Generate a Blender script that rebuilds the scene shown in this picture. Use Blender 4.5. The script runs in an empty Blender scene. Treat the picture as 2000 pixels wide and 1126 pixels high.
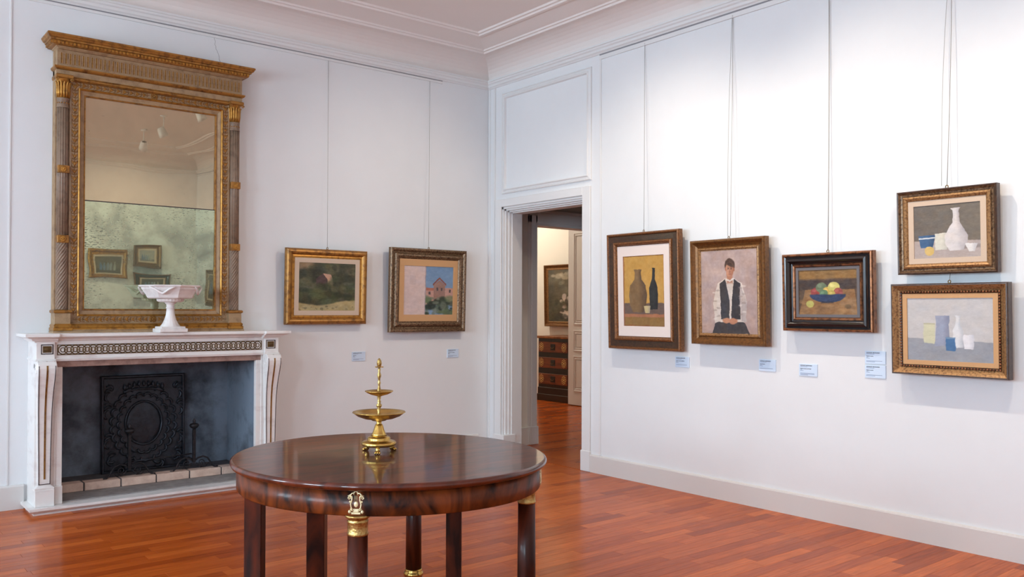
import bpy, math, random
import numpy as np
from mathutils import Vector, Matrix, Euler

# ------------------------------------------------------------------ camera
sc = bpy.context.scene
COL = sc.collection
FPX, YAW, PIT, ROL, HCAM = 1670.0, math.radians(51.81), math.radians(0.55), math.radians(0.2), 1.35
PPX, PPY = 952.7, 587.7
fw = Vector((math.cos(YAW) * math.cos(PIT), math.sin(YAW) * math.cos(PIT), math.sin(PIT)))
r0 = Vector((math.sin(YAW), -math.cos(YAW), 0))
u0 = r0.cross(fw)
rt = r0 * math.cos(ROL) + u0 * math.sin(ROL)
up = -r0 * math.sin(ROL) + u0 * math.cos(ROL)
cd = bpy.data.cameras.new('camera')
cam = bpy.data.objects.new('camera', cd)
COL.objects.link(cam)
cam.matrix_world = Matrix(((rt.x, up.x, -fw.x, -5.10), (rt.y, up.y, -fw.y, -6.48), (rt.z, up.z, -fw.z, HCAM), (0, 0, 0, 1)))
cd.sensor_fit = 'HORIZONTAL'
cd.sensor_width = 36.0
cd.lens = FPX / 2000 * 36
cd.shift_x = (1000 - PPX) / 2000
cd.shift_y = (PPY - 563) / 2000
cd.clip_start = 0.05
sc.camera = cam
sc.view_settings.view_transform = 'Standard'
sc.view_settings.look = 'None'
sc.view_settings.gamma = 1.0
sc.view_settings.exposure = 0.44
sc.view_settings.use_curve_mapping = False

# ------------------------------------------------------------------ world and daylight
wd = bpy.data.worlds.new('world')
sc.world = wd
wd.use_nodes = True
wb = wd.node_tree.nodes['Background']
wb.inputs[0].default_value = (0.62, 0.78, 1.0, 1)
wb.inputs[1].default_value = 1.2

RX0, RY0 = -8.5, -8.2          # far sides of the room (corner of the picture is the origin)
CEIL = 3.78
WINS = [(-2.1, -0.8), (-4.6, -3.3), (-7.1, -5.8)]
for i, (a, b) in enumerate(WINS):
    ld = bpy.data.lights.new('window_left_%d_offscreen' % (i + 1), 'AREA')
    ld.shape = 'RECTANGLE'
    ld.size, ld.size_y = 1.3, 2.1
    ld.energy = 255.0
    ld.color = (0.64, 0.84, 1.0)
    lo = bpy.data.objects.new('window_left_%d_offscreen' % (i + 1), ld)
    COL.objects.link(lo)
    lo.location = (RX0 - 0.42, (a + b) / 2, 1.95)
    lo.rotation_euler = Euler((0, math.radians(-90), 0))
SPOT_W = 74.0
SPOTS = [((-0.62, -2.75, 3.52), (-1.15, 0.0, 1.5), 1.0), ((-1.5, -2.45, 3.52), (0.0, -2.3, 1.0), 1.0),
         ((-1.5, -3.75, 3.52), (0.0, -3.85, 1.0), 1.0), ((-1.5, -5.2, 3.52), (0.0, -5.4, 1.0), 1.0),
         ((-1.4, -6.4, 3.52), (-1.1, -8.2, 1.7), 1.0), ((-3.4, -6.4, 3.52), (-3.4, -8.2, 1.7), 1.0)]

random.seed(7)
rng = np.random.default_rng(11)

# ------------------------------------------------------------------ materials
def lin(c):
    return tuple(((v / 255) / 12.92 if v / 255 <= 0.04045 else ((v / 255 + 0.055) / 1.055) ** 2.4) for v in c) + (1.0,)

def new_mat(name):
    m = bpy.data.materials.new(name)
    m.use_nodes = True
    nt = m.node_tree
    return m, nt, nt.nodes['Principled BSDF']

def M(name, col, rough=0.5, metal=0.0, var=None, bump=None, coat=0.0, spec=0.5):
    """var = (scale, colour2, low, high, stretch); bump = (scale, strength)"""
    m, nt, bs = new_mat(name)
    bs.inputs['Base Color'].default_value = lin(col)
    bs.inputs['Roughness'].default_value = rough
    bs.inputs['Metallic'].default_value = metal
    bs.inputs['Specular IOR Level'].default_value = spec
    if coat:
        bs.inputs['Coat Weight'].default_value = coat
        bs.inputs['Coat Roughness'].default_value = 0.06
    tc = nt.nodes.new('ShaderNodeTexCoord')
    if var:
        mp = nt.nodes.new('ShaderNodeMapping')
        mp.inputs['Scale'].default_value = var[4] if len(var) > 4 else (1, 1, 1)
        nt.links.new(tc.outputs['Object'], mp.inputs[0])
        n = nt.nodes.new('ShaderNodeTexNoise')
        n.inputs['Scale'].default_value = var[0]
        n.inputs['Detail'].default_value = 6
        n.inputs['Roughness'].default_value = 0.62
        nt.links.new(mp.outputs[0], n.inputs['Vector'])
        r = nt.nodes.new('ShaderNodeValToRGB')
        r.color_ramp.elements[0].position = var[2]
        r.color_ramp.elements[1].position = var[3]
        r.color_ramp.elements[0].color = lin(col)
        r.color_ramp.elements[1].color = lin(var[1])
        nt.links.new(n.outputs['Fac'], r.inputs[0])
        nt.links.new(r.outputs[0], bs.inputs['Base Color'])
    if bump:
        n2 = nt.nodes.new('ShaderNodeTexNoise')
        n2.inputs['Scale'].default_value = bump[0]
        n2.inputs['Detail'].default_value = 4
        nt.links.new(tc.outputs['Object'], n2.inputs['Vector'])
        b = nt.nodes.new('ShaderNodeBump')
        b.inputs['Strength'].default_value = bump[1]
        b.inputs['Distance'].default_value = 0.01
        nt.links.new(n2.outputs['Fac'], b.inputs['Height'])
        nt.links.new(b.outputs[0], bs.inputs['Normal'])
    return m

WALL = M('wall_paint', (228, 229, 230), 0.75, var=(0.8, (223, 224, 225), 0.4, 0.65), bump=(9, 0.05))
TRIM = M('trim_paint', (224, 223, 222), 0.5, bump=(14, 0.04))
CEILM = M('ceiling_paint', (230, 220, 215), 0.8, bump=(5, 0.04))
BASEB = M('baseboard_paint', (212, 207, 203), 0.45)
RAILD = M('rail_grey', (140, 138, 142), 0.5)
CRACK = M('crack', (150, 145, 145), 0.9)
WARMW = M('next_room_paint', (228, 225, 218), 0.75)
PASSW = WARMW
MARBLE = M('marble', (234, 230, 226), 0.28, var=(5.5, (206, 194, 190), 0.52, 0.78, (1, 1, 2.2)), bump=(30, 0.02))
MARBLE2 = M('marble_white', (236, 230, 226), 0.3, var=(9, (204, 196, 194), 0.5, 0.75))
MARBLEP = M('marble_pink', (164, 132, 120), 0.35, var=(14, (122, 92, 82), 0.45, 0.7))
INLAY = M('inlay_dark', (62, 52, 52), 0.5)
BRASSD = M('brass_dark', (104, 82, 50), 0.42, 0.6, var=(30, (66, 50, 34), 0.45, 0.7))
BRASSM = M('brass_mid', (150, 112, 60), 0.4, 0.6, var=(30, (104, 74, 38), 0.45, 0.7))
BRASS = M('brass', (214, 176, 98), 0.25, 0.95, var=(18, (182, 140, 66), 0.42, 0.7), bump=(40, 0.03))
BRASSW = M('brass_worn', (196, 168, 106), 0.32, 0.95, var=(60, (140, 104, 48), 0.45, 0.7), bump=(120, 0.3))
LYRE = M('gilt_pale', (238, 222, 178), 0.35, 0.3, bump=(90, 0.2))
GOLD = M('gilding', (164, 114, 52), 0.42, 0.5, var=(26, (96, 62, 30), 0.46, 0.70, (1, 1, 1)), bump=(60, 0.12))
GOLDB = M('gilding_bright', (178, 126, 54), 0.38, 0.6, var=(30, (112, 72, 30), 0.48, 0.72), bump=(70, 0.1))
GREIGE = M('mirror_paint', (164, 134, 100), 0.55, var=(22, (128, 100, 72), 0.46, 0.72), bump=(60, 0.1))
PILAST = M('pilaster_paint', (136, 112, 92), 0.55, var=(22, (104, 84, 68), 0.46, 0.72))
FLUTE = M('flute_gilt', (172, 128, 60), 0.45, 0.4, var=(60, (120, 84, 38), 0.4, 0.7))
FLUTER = GREIGE
WOODF = M('frame_brown', (74, 48, 30), 0.34, 0.15, var=(50, (40, 26, 18), 0.42, 0.7, (1, 1, 1)), bump=(40, 0.15), spec=0.6)
WOODE = M('frame_edge', (140, 92, 52), 0.4, 0.4, var=(85, (84, 52, 30), 0.42, 0.66), bump=(60, 0.15))
FR2 = M('frame_umber', (124, 82, 40), 0.36, 0.45, var=(60, (82, 52, 26), 0.42, 0.7), bump=(50, 0.1))
BLACKF = M('frame_black', (26, 22, 24), 0.25, 0.0, var=(30, (44, 30, 24), 0.5, 0.75), coat=0.4)
COPPER = M('frame_copper', (150, 98, 64), 0.36, 0.6, var=(40, (70, 44, 32), 0.45, 0.68))
SILVF = M('frame_worn_silver', (140, 112, 84), 0.36, 0.5, var=(85, (70, 48, 32), 0.42, 0.62, (1, 1, 1)), bump=(50, 0.15))
GOLDP = M('frame_pale_gold', (164, 124, 80), 0.42, 0.4, var=(90, (92, 60, 36), 0.46, 0.66), bump=(50, 0.12))
LINEN = M('linen', (206, 184, 162), 0.85, var=(420, (199, 176, 154), 0.4, 0.6), bump=(300, 0.2))
LINENT = M('linen_tan', (202, 158, 112), 0.85, var=(420, (195, 150, 105), 0.4, 0.6), bump=(300, 0.2))
MATW = M('mat_white', (226, 212, 204), 0.85)
MATG = M('mat_grey', (104, 100, 102), 0.8)
CARD = M('label_card', (206, 222, 240), 0.5)
INK = M('label_ink', (28, 36, 60), 0.6)
INKS = M('label_ink_small', (110, 128, 158), 0.6)
WIRE = M('wire', (150, 146, 138), 0.45, 0.5)
HOOK = M('hook', (120, 90, 40), 0.35, 0.9)
IRON = M('iron', (52, 50, 54), 0.45, 0.6, var=(30, (30, 28, 30), 0.4, 0.7), bump=(60, 0.2))
CASTI = M('cast_iron', (50, 55, 64), 0.38, 0.5, var=(14, (30, 32, 38), 0.4, 0.7), bump=(40, 0.25))
SOOT = M('sooty_plaster', (118, 130, 144), 0.85, var=(2.2, (40, 42, 48), 0.42, 0.66), bump=(12, 0.3))
SLATE = M('hearth_slate', (150, 144, 140), 0.8, var=(16, (126, 120, 118), 0.4, 0.7))
HEARTH = M('hearth_floor', (92, 88, 90), 0.85, var=(9, (62, 60, 62), 0.4, 0.7))
BRICK = M('brick_pink', (224, 196, 178), 0.85, var=(20, (204, 172, 154), 0.4, 0.7), bump=(60, 0.3))
MORT = M('mortar', (120, 112, 108), 0.9)
DOORG = M('door_paint', (222, 220, 220), 0.5)
CHESTB = M('chest_black', (16, 12, 12), 0.3, coat=0.3)
CHESTR = M('chest_wood', (124, 58, 24), 0.3, var=(9, (80, 34, 14), 0.4, 0.7, (1, 0.4, 3)), coat=0.3)
CHESTT = M('chest_top', (150, 92, 48), 0.25, var=(6, (110, 62, 30), 0.4, 0.7))
INLG = M('inlay_gold', (220, 180, 110), 0.5)
WHITEM = M('lamp_white', (232, 232, 232), 0.4)
VASE = M('vase_marble', (238, 232, 228), 0.35, var=(11, (216, 204, 202), 0.45, 0.72))

# mahogany with coat
def mahogany(name, c1, c2, stretch, rough=0.16, coat=0.5):
    m, nt, bs = new_mat(name)
    tc = nt.nodes.new('ShaderNodeTexCoord')
    mp = nt.nodes.new('ShaderNodeMapping')
    mp.inputs['Scale'].default_value = stretch
    nt.links.new(tc.outputs['Object'], mp.inputs[0])
    n = nt.nodes.new('ShaderNodeTexNoise')
    n.inputs['Scale'].default_value = 3.2
    n.inputs['Detail'].default_value = 8
    n.inputs['Distortion'].default_value = 1.6
    nt.links.new(mp.outputs[0], n.inputs['Vector'])
    r = nt.nodes.new('ShaderNodeValToRGB')
    r.color_ramp.elements[0].position = 0.34
    r.color_ramp.elements[1].position = 0.68
    r.color_ramp.elements[0].color = lin(c2)
    r.color_ramp.elements[1].color = lin(c1)
    nt.links.new(n.outputs['Fac'], r.inputs[0])
    nt.links.new(r.outputs[0], bs.inputs['Base Color'])
    bs.inputs['Roughness'].default_value = rough
    bs.inputs['Specular IOR Level'].default_value = 0.2
    bs.inputs['Coat Weight'].default_value = coat
    bs.inputs['Coat Roughness'].default_value = 0.075
    n3 = nt.nodes.new('ShaderNodeTexNoise')
    n3.inputs['Scale'].default_value = 6.0
    nt.links.new(tc.outputs['Object'], n3.inputs['Vector'])
    b = nt.nodes.new('ShaderNodeBump')
    b.inputs['Strength'].default_value = 0.03
    b.inputs['Distance'].default_value = 0.01
    nt.links.new(n3.outputs['Fac'], b.inputs['Height'])
    nt.links.new(b.outputs[0], bs.inputs['Coat Normal'])
    return m

MAHT = mahogany('mahogany_top', (108, 44, 21), (62, 23, 11), (1.0, 5.0, 1.0), 0.4, 0.75)
MAHA = mahogany('mahogany_apron', (122, 56, 20), (30, 11, 6), (3.2, 3.2, 1.6), 0.4, 0.08)
MAHL = mahogany('mahogany_leg', (92, 36, 17), (32, 11, 7), (3, 3, 0.8), 0.35, 0.1)

def plank_mat(name, stops, rough=0.2):
    m, nt, bs = new_mat(name)
    oi = nt.nodes.new('ShaderNodeObjectInfo')
    ge = nt.nodes.new('ShaderNodeNewGeometry')
    ad = nt.nodes.new('ShaderNodeMath'); ad.operation = 'ADD'
    nt.links.new(oi.outputs['Random'], ad.inputs[0])
    nt.links.new(ge.outputs['Random Per Island'], ad.inputs[1])
    fr = nt.nodes.new('ShaderNodeMath'); fr.operation = 'FRACT'
    nt.links.new(ad.outputs[0], fr.inputs[0])
    r = nt.nodes.new('ShaderNodeValToRGB')
    while len(r.color_ramp.elements) < len(stops):
        r.color_ramp.elements.new(0.5)
    for e, (p, c) in zip(r.color_ramp.elements, stops):
        e.position = p
        e.color = lin(c)
    nt.links.new(fr.outputs[0], r.inputs[0])
    mp = nt.nodes.new('ShaderNodeMapping')
    mp.inputs['Scale'].default_value = (2.0, 26.0, 1.0)
    nt.links.new(ge.outputs['Position'], mp.inputs[0])
    n = nt.nodes.new('ShaderNodeTexNoise')
    n.inputs['Scale'].default_value = 2.5
    n.inputs['Detail'].default_value = 6
    nt.links.new(mp.outputs[0], n.inputs['Vector'])
    mr = nt.nodes.new('ShaderNodeMapRange')
    mr.inputs['From Min'].default_value = 0.3
    mr.inputs['From Max'].default_value = 0.7
    mr.inputs['To Min'].default_value = 0.78
    mr.inputs['To Max'].default_value = 1.16
    nt.links.new(n.outputs['Fac'], mr.inputs['Value'])
    mx = nt.nodes.new('ShaderNodeMix'); mx.data_type = 'RGBA'; mx.blend_type = 'MULTIPLY'
    mx.inputs['Factor'].default_value = 1.0
    nt.links.new(r.outputs[0], mx.inputs['A'])
    nt.links.new(mr.outputs[0], mx.inputs['B'])
    nt.links.new(mx.outputs['Result'], bs.inputs['Base Color'])
    bs.inputs['Roughness'].default_value = rough
    bs.inputs['Specular IOR Level'].default_value = 0.09
    n2 = nt.nodes.new('ShaderNodeTexNoise')
    n2.inputs['Scale'].default_value = 4
    nt.links.new(ge.outputs['Position'], n2.inputs['Vector'])
    b = nt.nodes.new('ShaderNodeBump')
    b.inputs['Strength'].default_value = 0.05
    b.inputs['Distance'].default_value = 0.02
    nt.links.new(n2.outputs['Fac'], b.inputs['Height'])
    nt.links.new(b.outputs[0], bs.inputs['Normal'])
    return m

PLANK = plank_mat('parquet', [(0.0, (156, 68, 22)), (0.25, (182, 86, 29)), (0.5, (170, 78, 26)), (0.7, (196, 98, 36)), (0.85, (178, 84, 28)), (1.0, (148, 64, 21))])
PLANK2 = PLANK
SUBF = M('subfloor', (74, 34, 18), 0.6)

def foxed(name, tint, lo, hi, scale, rough, wav, cloud):
    m, nt, bs = new_mat(name)
    bs.inputs['Base Color'].default_value = lin(tint)
    bs.inputs['Metallic'].default_value = 1.0
    bs.inputs['Roughness'].default_value = rough
    tc = nt.nodes.new('ShaderNodeTexCoord')
    mp = nt.nodes.new('ShaderNodeMapping')
    mp.inputs['Scale'].default_value = (0.8, 1, 1.9)
    nt.links.new(tc.outputs['Object'], mp.inputs[0])
    n1 = nt.nodes.new('ShaderNodeTexNoise')
    n1.inputs['Scale'].default_value = scale
    n1.inputs['Detail'].default_value = 9
    n1.inputs['Roughness'].default_value = 0.72
    nt.links.new(mp.outputs[0], n1.inputs['Vector'])
    n2 = nt.nodes.new('ShaderNodeTexNoise')
    n2.inputs['Scale'].default_value = 2.6
    n2.inputs['Detail'].default_value = 2
    nt.links.new(tc.outputs['Object'], n2.inputs['Vector'])
    a = nt.nodes.new('ShaderNodeMath'); a.operation = 'MULTIPLY_ADD'
    a.inputs[1].default_value = 0.45
    nt.links.new(n2.outputs['Fac'], a.inputs[0])
    nt.links.new(n1.outputs['Fac'], a.inputs[2])
    r = nt.nodes.new('ShaderNodeValToRGB')
    r.color_ramp.elements[0].position = lo
    r.color_ramp.elements[1].position = hi
    nt.links.new(a.outputs[0], r.inputs[0])
    d = nt.nodes.new('ShaderNodeBsdfPrincipled')
    d.inputs['Base Color'].default_value = lin((50, 52, 48))
    d.inputs['Roughness'].default_value = 0.35
    mx = nt.nodes.new('ShaderNodeMixShader')
    n4 = nt.nodes.new('ShaderNodeTexNoise')
    n4.inputs['Scale'].default_value = 3.4
    n4.inputs['Detail'].default_value = 7
    n4.inputs['Roughness'].default_value = 0.6
    nt.links.new(tc.outputs['Object'], n4.inputs['Vector'])
    m4 = nt.nodes.new('ShaderNodeMapRange')
    m4.inputs['From Min'].default_value = 0.46
    m4.inputs['From Max'].default_value = 0.72
    m4.inputs['To Max'].default_value = cloud
    nt.links.new(n4.outputs['Fac'], m4.inputs['Value'])
    mm = nt.nodes.new('ShaderNodeMath'); mm.operation = 'MAXIMUM'
    nt.links.new(r.outputs[0], mm.inputs[0])
    nt.links.new(m4.outputs[0], mm.inputs[1])
    nt.links.new(mm.outputs[0], mx.inputs[0])
    nt.links.new(bs.outputs[0], mx.inputs[1])
    nt.links.new(d.outputs[0], mx.inputs[2])
    # aged silvering scatters a little light of its own
    df = nt.nodes.new('ShaderNodeBsdfDiffuse')
    df.inputs[0].default_value = lin(tint)
    mx2 = nt.nodes.new('ShaderNodeMixShader')
    mx2.inputs[0].default_value = 0.14
    nt.links.new(mx.outputs[0], mx2.inputs[1])
    nt.links.new(df.outputs[0], mx2.inputs[2])
    nt.links.new(mx2.outputs[0], nt.nodes['Material Output'].inputs[0])
    n3 = nt.nodes.new('ShaderNodeTexNoise')
    n3.inputs['Scale'].default_value = 2.2
    n3.inputs['Detail'].default_value = 1
    nt.links.new(mp.outputs[0], n3.inputs['Vector'])
    b = nt.nodes.new('ShaderNodeBump')
    b.inputs['Strength'].default_value = wav
    b.inputs['Distance'].default_value = 0.02
    nt.links.new(n3.outputs['Fac'], b.inputs['Height'])
    nt.links.new(b.outputs[0], bs.inputs['Normal'])
    return m

GLASSU = foxed('mirror_glass_tan', (200, 184, 154), 0.93, 1.0, 40, 0.012, 0.035, 0.12)
GLASSL = foxed('mirror_glass_green', (190, 197, 166), 0.80, 0.95, 64, 0.012, 0.05, 0.7)

def pane_mat():
    m, nt, bs = new_mat('window_glass')
    t = nt.nodes.new('ShaderNodeBsdfTransparent')
    g = nt.nodes.new('ShaderNodeBsdfGlossy')
    g.inputs['Roughness'].default_value = 0.02
    mx = nt.nodes.new('ShaderNodeMixShader')
    mx.inputs[0].default_value = 0.06
    nt.links.new(t.outputs[0], mx.inputs[1])
    nt.links.new(g.outputs[0], mx.inputs[2])
    nt.links.new(mx.outputs[0], nt.nodes['Material Output'].inputs[0])
    return m
PANE = pane_mat()

def canvas_mat():
    m, nt, bs = new_mat('painted_canvas')
    at = nt.nodes.new('ShaderNodeAttribute')
    at.attribute_name = 'Col'
    nt.links.new(at.outputs['Color'], bs.inputs['Base Color'])
    bs.inputs['Roughness'].default_value = 0.6
    tc = nt.nodes.new('ShaderNodeTexCoord')
    n2 = nt.nodes.new('ShaderNodeTexNoise')
    n2.inputs['Scale'].default_value = 120
    nt.links.new(tc.outputs['Object'], n2.inputs['Vector'])
    b = nt.nodes.new('ShaderNodeBump')
    b.inputs['Strength'].default_value = 0.2
    b.inputs['Distance'].default_value = 0.003
    nt.links.new(n2.outputs['Fac'], b.inputs['Height'])
    nt.links.new(b.outputs[0], bs.inputs['Normal'])
    return m
CANVAS = canvas_mat()

# ------------------------------------------------------------------ mesh builder
WLOC = {}
class MB:
    def __init__(s):
        s.v, s.f, s.sm = [], [], []
    def add(s, vs, fs, smooth=False):
        o = len(s.v)
        s.v += [tuple(map(float, p)) for p in vs]
        s.f += [tuple(o + i for i in f) for f in fs]
        s.sm += [smooth] * len(fs)
        return s
    def box(s, x0, x1, y0, y1, z0, z1, b=0.0):
        x0, x1 = min(x0, x1), max(x0, x1); y0, y1 = min(y0, y1), max(y0, y1); z0, z1 = min(z0, z1), max(z0, z1)
        if b <= 0:
            s.add([(x, y, z) for x in (x0, x1) for y in (y0, y1) for z in (z0, z1)],
                  [(0, 1, 3, 2), (4, 6, 7, 5), (0, 4, 5, 1), (2, 3, 7, 6), (0, 2, 6, 4), (1, 5, 7, 3)])
        else:   # chamfered along z rings
            b = min(b, (x1 - x0) / 2.01, (y1 - y0) / 2.01, (z1 - z0) / 2.01)
            rings = [(z0, b), (z0 + b, 0), (z1 - b, 0), (z1, b)]
            vs, fs = [], []
            for z, i in rings:
                c = b
                X0, X1, Y0, Y1 = x0 + i, x1 - i, y0 + i, y1 - i
                c = b * 0.8
                vs += [(X0 + c, Y0, z), (X1 - c, Y0, z), (X1, Y0 + c, z), (X1, Y1 - c, z), (X1 - c, Y1, z), (X0 + c, Y1, z), (X0, Y1 - c, z), (X0, Y0 + c, z)]
            for k in range(3):
                for j in range(8):
                    a, c2 = k * 8 + j, k * 8 + (j + 1) % 8
                    fs.append((a, c2, c2 + 8, a + 8))
            fs.append(tuple(reversed(range(8))))
            fs.append(tuple(range(24, 32)))
            s.add(vs, fs)
        return s
    def lathe(s, prof, seg=32, c=(0, 0, 0), sx=1, sy=1, rmod=None, cap=True, smooth=True):
        vs, fs = [], []
        for (r, z) in prof:
            for j in range(seg):
                a = 2 * math.pi * j / seg
                k = rmod(a, r, z) if rmod else 1
                vs.append((c[0] + r * k * sx * math.cos(a), c[1] + r * k * sy * math.sin(a), c[2] + z))
        n = len(prof)
        for i in range(n - 1):
            for j in range(seg):
                a, b = i * seg + j, i * seg + (j + 1) % seg
                fs.append((a, b, b + seg, a + seg))
        s.add(vs, fs, smooth)
        if cap:
            o = len(s.v) - len(vs)
            s.f.append(tuple(o + j for j in reversed(range(seg)))); s.sm.append(False)
            s.f.append(tuple(o + (n - 1) * seg + j for j in range(seg))); s.sm.append(False)
        return s
    def tube(s, pts, r, seg=6, closed=False):
        pts = [Vector(p) for p in pts]
        n = len(pts)
        rs = r if isinstance(r, (list, tuple)) else [r] * n
        vs, fs = [], []
        prev = None
        for i, p in enumerate(pts):
            if closed:
                t = pts[(i + 1) % n] - pts[i - 1]
            else:
                t = pts[min(i + 1, n - 1)] - pts[max(i - 1, 0)]
            t.normalize()
            if prev is None:
                a = Vector((0, 0, 1)) if abs(t.z) < 0.9 else Vector((1, 0, 0))
                e = t.cross(a).normalized()
            else:
                e = (prev - t * prev.dot(t)).normalized()
            prev = e
            g = t.cross(e)
            for j in range(seg):
                an = 2 * math.pi * j / seg
                vs.append(p + (e * math.cos(an) + g * math.sin(an)) * rs[i])
        m = n if closed else n - 1
        for i in range(m):
            for j in range(seg):
                a, b = i * seg + j, i * seg + (j + 1) % seg
                c2, d = ((i + 1) % n) * seg + j, ((i + 1) % n) * seg + (j + 1) % seg
                fs.append((a, b, d, c2))
        if not closed:
            fs.append(tuple(reversed(range(seg))))
            fs.append(tuple((n - 1) * seg + j for j in range(seg)))
        s.add(vs, fs, True)
        return s
    def ell(s, c, rad, seg=8, rings=5, rot=None):
        vs, fs = [], []
        R = rot or Matrix.Identity(3)
        for i in range(rings + 1):
            t = math.pi * i / rings
            for j in range(seg):
                a = 2 * math.pi * j / seg
                p = R @ Vector((rad[0] * math.sin(t) * math.cos(a), rad[1] * math.sin(t) * math.sin(a), rad[2] * math.cos(t)))
                vs.append((c[0] + p.x, c[1] + p.y, c[2] + p.z))
        for i in range(rings):
            for j in range(seg):
                a, b = i * seg + j, i * seg + (j + 1) % seg
                fs.append((a, a + seg, b + seg, b))
        return s.add(vs, fs, True)
    def prism(s, poly, fn, a, b, smooth=False):
        """poly of (p,q) swept between parameters a and b; fn(p,q,t) gives a point"""
        n = len(poly)
        vs = [fn(p, q, a) for p, q in poly] + [fn(p, q, b) for p, q in poly]
        fs = [(i, (i + 1) % n, (i + 1) % n + n, i + n) for i in range(n)]
        fs += [tuple(reversed(range(n))), tuple(range(n, 2 * n))]
        return s.add(vs, fs, smooth)
    def frame(s, w, h, prof, smooth=False):
        """mitred rectangle in x/z, base centre at the origin, front towards -y; prof = [(inset, depth)]"""
        vs, fs = [], []
        for (i, d) in prof:
            vs += [(-w / 2 + i, -d, i), (w / 2 - i, -d, i), (w / 2 - i, -d, h - i), (-w / 2 + i, -d, h - i)]
        for k in range(len(prof) - 1):
            for j in range(4):
                a, b = k * 4 + j, k * 4 + (j + 1) % 4
                fs.append((a, b, b + 4, a + 4))
        return s.add(vs, fs, smooth)
    def loft(s, rings, cap=True, smooth=False):
        n = len(rings[0])
        vs = [p for r in rings for p in r]
        fs = []
        for k in range(len(rings) - 1):
            for j in range(n):
                a, b = k * n + j, k * n + (j + 1) % n
                fs.append((a, b, b + n, a + n))
        if cap:
            fs.append(tuple(reversed(range(n))))
            fs.append(tuple((len(rings) - 1) * n + j for j in range(n)))
        return s.add(vs, fs, smooth)
    def build(s, name, mat, parent=None, world=True, loc=None, mesh_name=None):
        """world=True: vertices are world coordinates, made relative to the parent's origin"""
        me = bpy.data.meshes.new(name)
        o = Vector(WLOC.get(parent.name, (0, 0, 0))) if (parent and world) else Vector((0, 0, 0))
        if loc is not None:
            o2 = Vector(loc)
        else:
            o2 = o
        vv = [(p[0] - o2.x, p[1] - o2.y, p[2] - o2.z) for p in s.v]
        me.from_pydata(vv, [], s.f)
        me.polygons.foreach_set('use_smooth', s.sm)
        me.materials.append(mat)
        ob = bpy.data.objects.new(name, me)
        COL.objects.link(ob)
        if parent:
            ob.parent = parent
        if loc is not None:
            ob.location = o2 - (o if parent else Vector((0, 0, 0)))
        WLOC[ob.name] = tuple(o2)
        fix_normals(me)
        return ob

import bmesh
def fix_normals(me):
    bm = bmesh.new()
    bm.from_mesh(me)
    bmesh.ops.recalc_face_normals(bm, faces=bm.faces)
    bm.to_mesh(me)
    bm.free()

def tag(o, label, cat, group=None):
    o['label'] = label
    o['category'] = cat
    if group:
        o['group'] = group
    return o

def thing(name, label, cat, loc=(0, 0, 0), rot=(0, 0, 0), group=None):
    o = bpy.data.objects.new(name, None)
    o.empty_display_size = 0.1
    COL.objects.link(o)
    o.location = loc
    o.rotation_euler = rot
    WLOC[o.name] = tuple(loc)
    return tag(o, label, cat, group)

def struct(o):
    o['kind'] = 'structure'
    return o

def inst(src, parent, loc, rot=(0, 0, 0), scale=(1, 1, 1)):
    c = src.copy()
    COL.objects.link(c)
    c.parent = parent
    c.location = loc
    c.rotation_euler = rot
    c.scale = scale
    return c
#=====STRUCTURE=====
# ------------------------------------------------------------------ the room shell
DY0, DY1, DZ = -1.300, -0.213, 2.314          # doorway in the right wall
m = MB()
m.box(RX0 - 0.3, -3.80, 0, 0.2, 0, CEIL).box(-2.43, 0.19, 0, 0.2, 0, CEIL).box(-3.80, -2.43, 0, 0.2, 0.975, CEIL)
wall_back = struct(m.build('wall_back', WALL))
m = MB()
m.box(0, 0.19, RY0 - 0.2, DY0, 0, CEIL).box(0, 0.19, DY1, 0, 0, CEIL).box(0, 0.19, DY0, DY1, DZ, CEIL)
wall_right = struct(m.build('wall_right', WALL))
m = MB().box(RX0 - 0.3, 0.19, RY0 - 0.2, RY0, 0, CEIL)
wall_front = struct(m.build('wall_front', WALL))
m = MB()
ys = [RY0 - 0.2]
for a, b in sorted(WINS):
    m.box(RX0 - 0.3, RX0, ys[-1], a, 0, CEIL)
    m.box(RX0 - 0.3, RX0, a, b, 0, 0.9).box(RX0 - 0.3, RX0, a, b, 3.0, CEIL)
    ys.append(b)
m.box(RX0 - 0.3, RX0, ys[-1], 0.0, 0, CEIL)
wall_left = struct(m.build('wall_left', WALL))
m = MB().box(RX0 - 0.3, 4.3, RY0 - 0.2, 5.4, CEIL, CEIL + 0.15)
ceiling = struct(m.build('ceiling', CEILM))
for i, (a, b) in enumerate(WINS):
    w = MB()
    x = RX0 - 0.17
    for (y0, y1, z0, z1) in [(a, a + 0.07, 0.9, 3.0), (b - 0.07, b, 0.9, 3.0), (a, b, 0.9, 0.98), (a, b, 2.93, 3.0), ((a + b) / 2 - 0.03, (a + b) / 2 + 0.03, 0.9, 3.0), (a, b, 2.25, 2.31)]:
        w.box(x - 0.03, x + 0.03, y0, y1, z0, z1)
    wo = struct(w.build('window_%d' % (i + 1), TRIM))
    for (y0, y1) in [(a + 0.07, (a + b) / 2 - 0.03), ((a + b) / 2 + 0.03, b - 0.07)]:
        for (z0, z1) in [(0.98, 2.25), (2.31, 2.93)]:
            MB().box(x - 0.004, x + 0.004, y0, y1, z0, z1).build('pane', PANE, wo)
    MB().box(RX0 - 0.2, RX0 + 0.05, a - 0.04, b + 0.04, 0.87, 0.9).build('window_sill', TRIM, wo)

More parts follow.
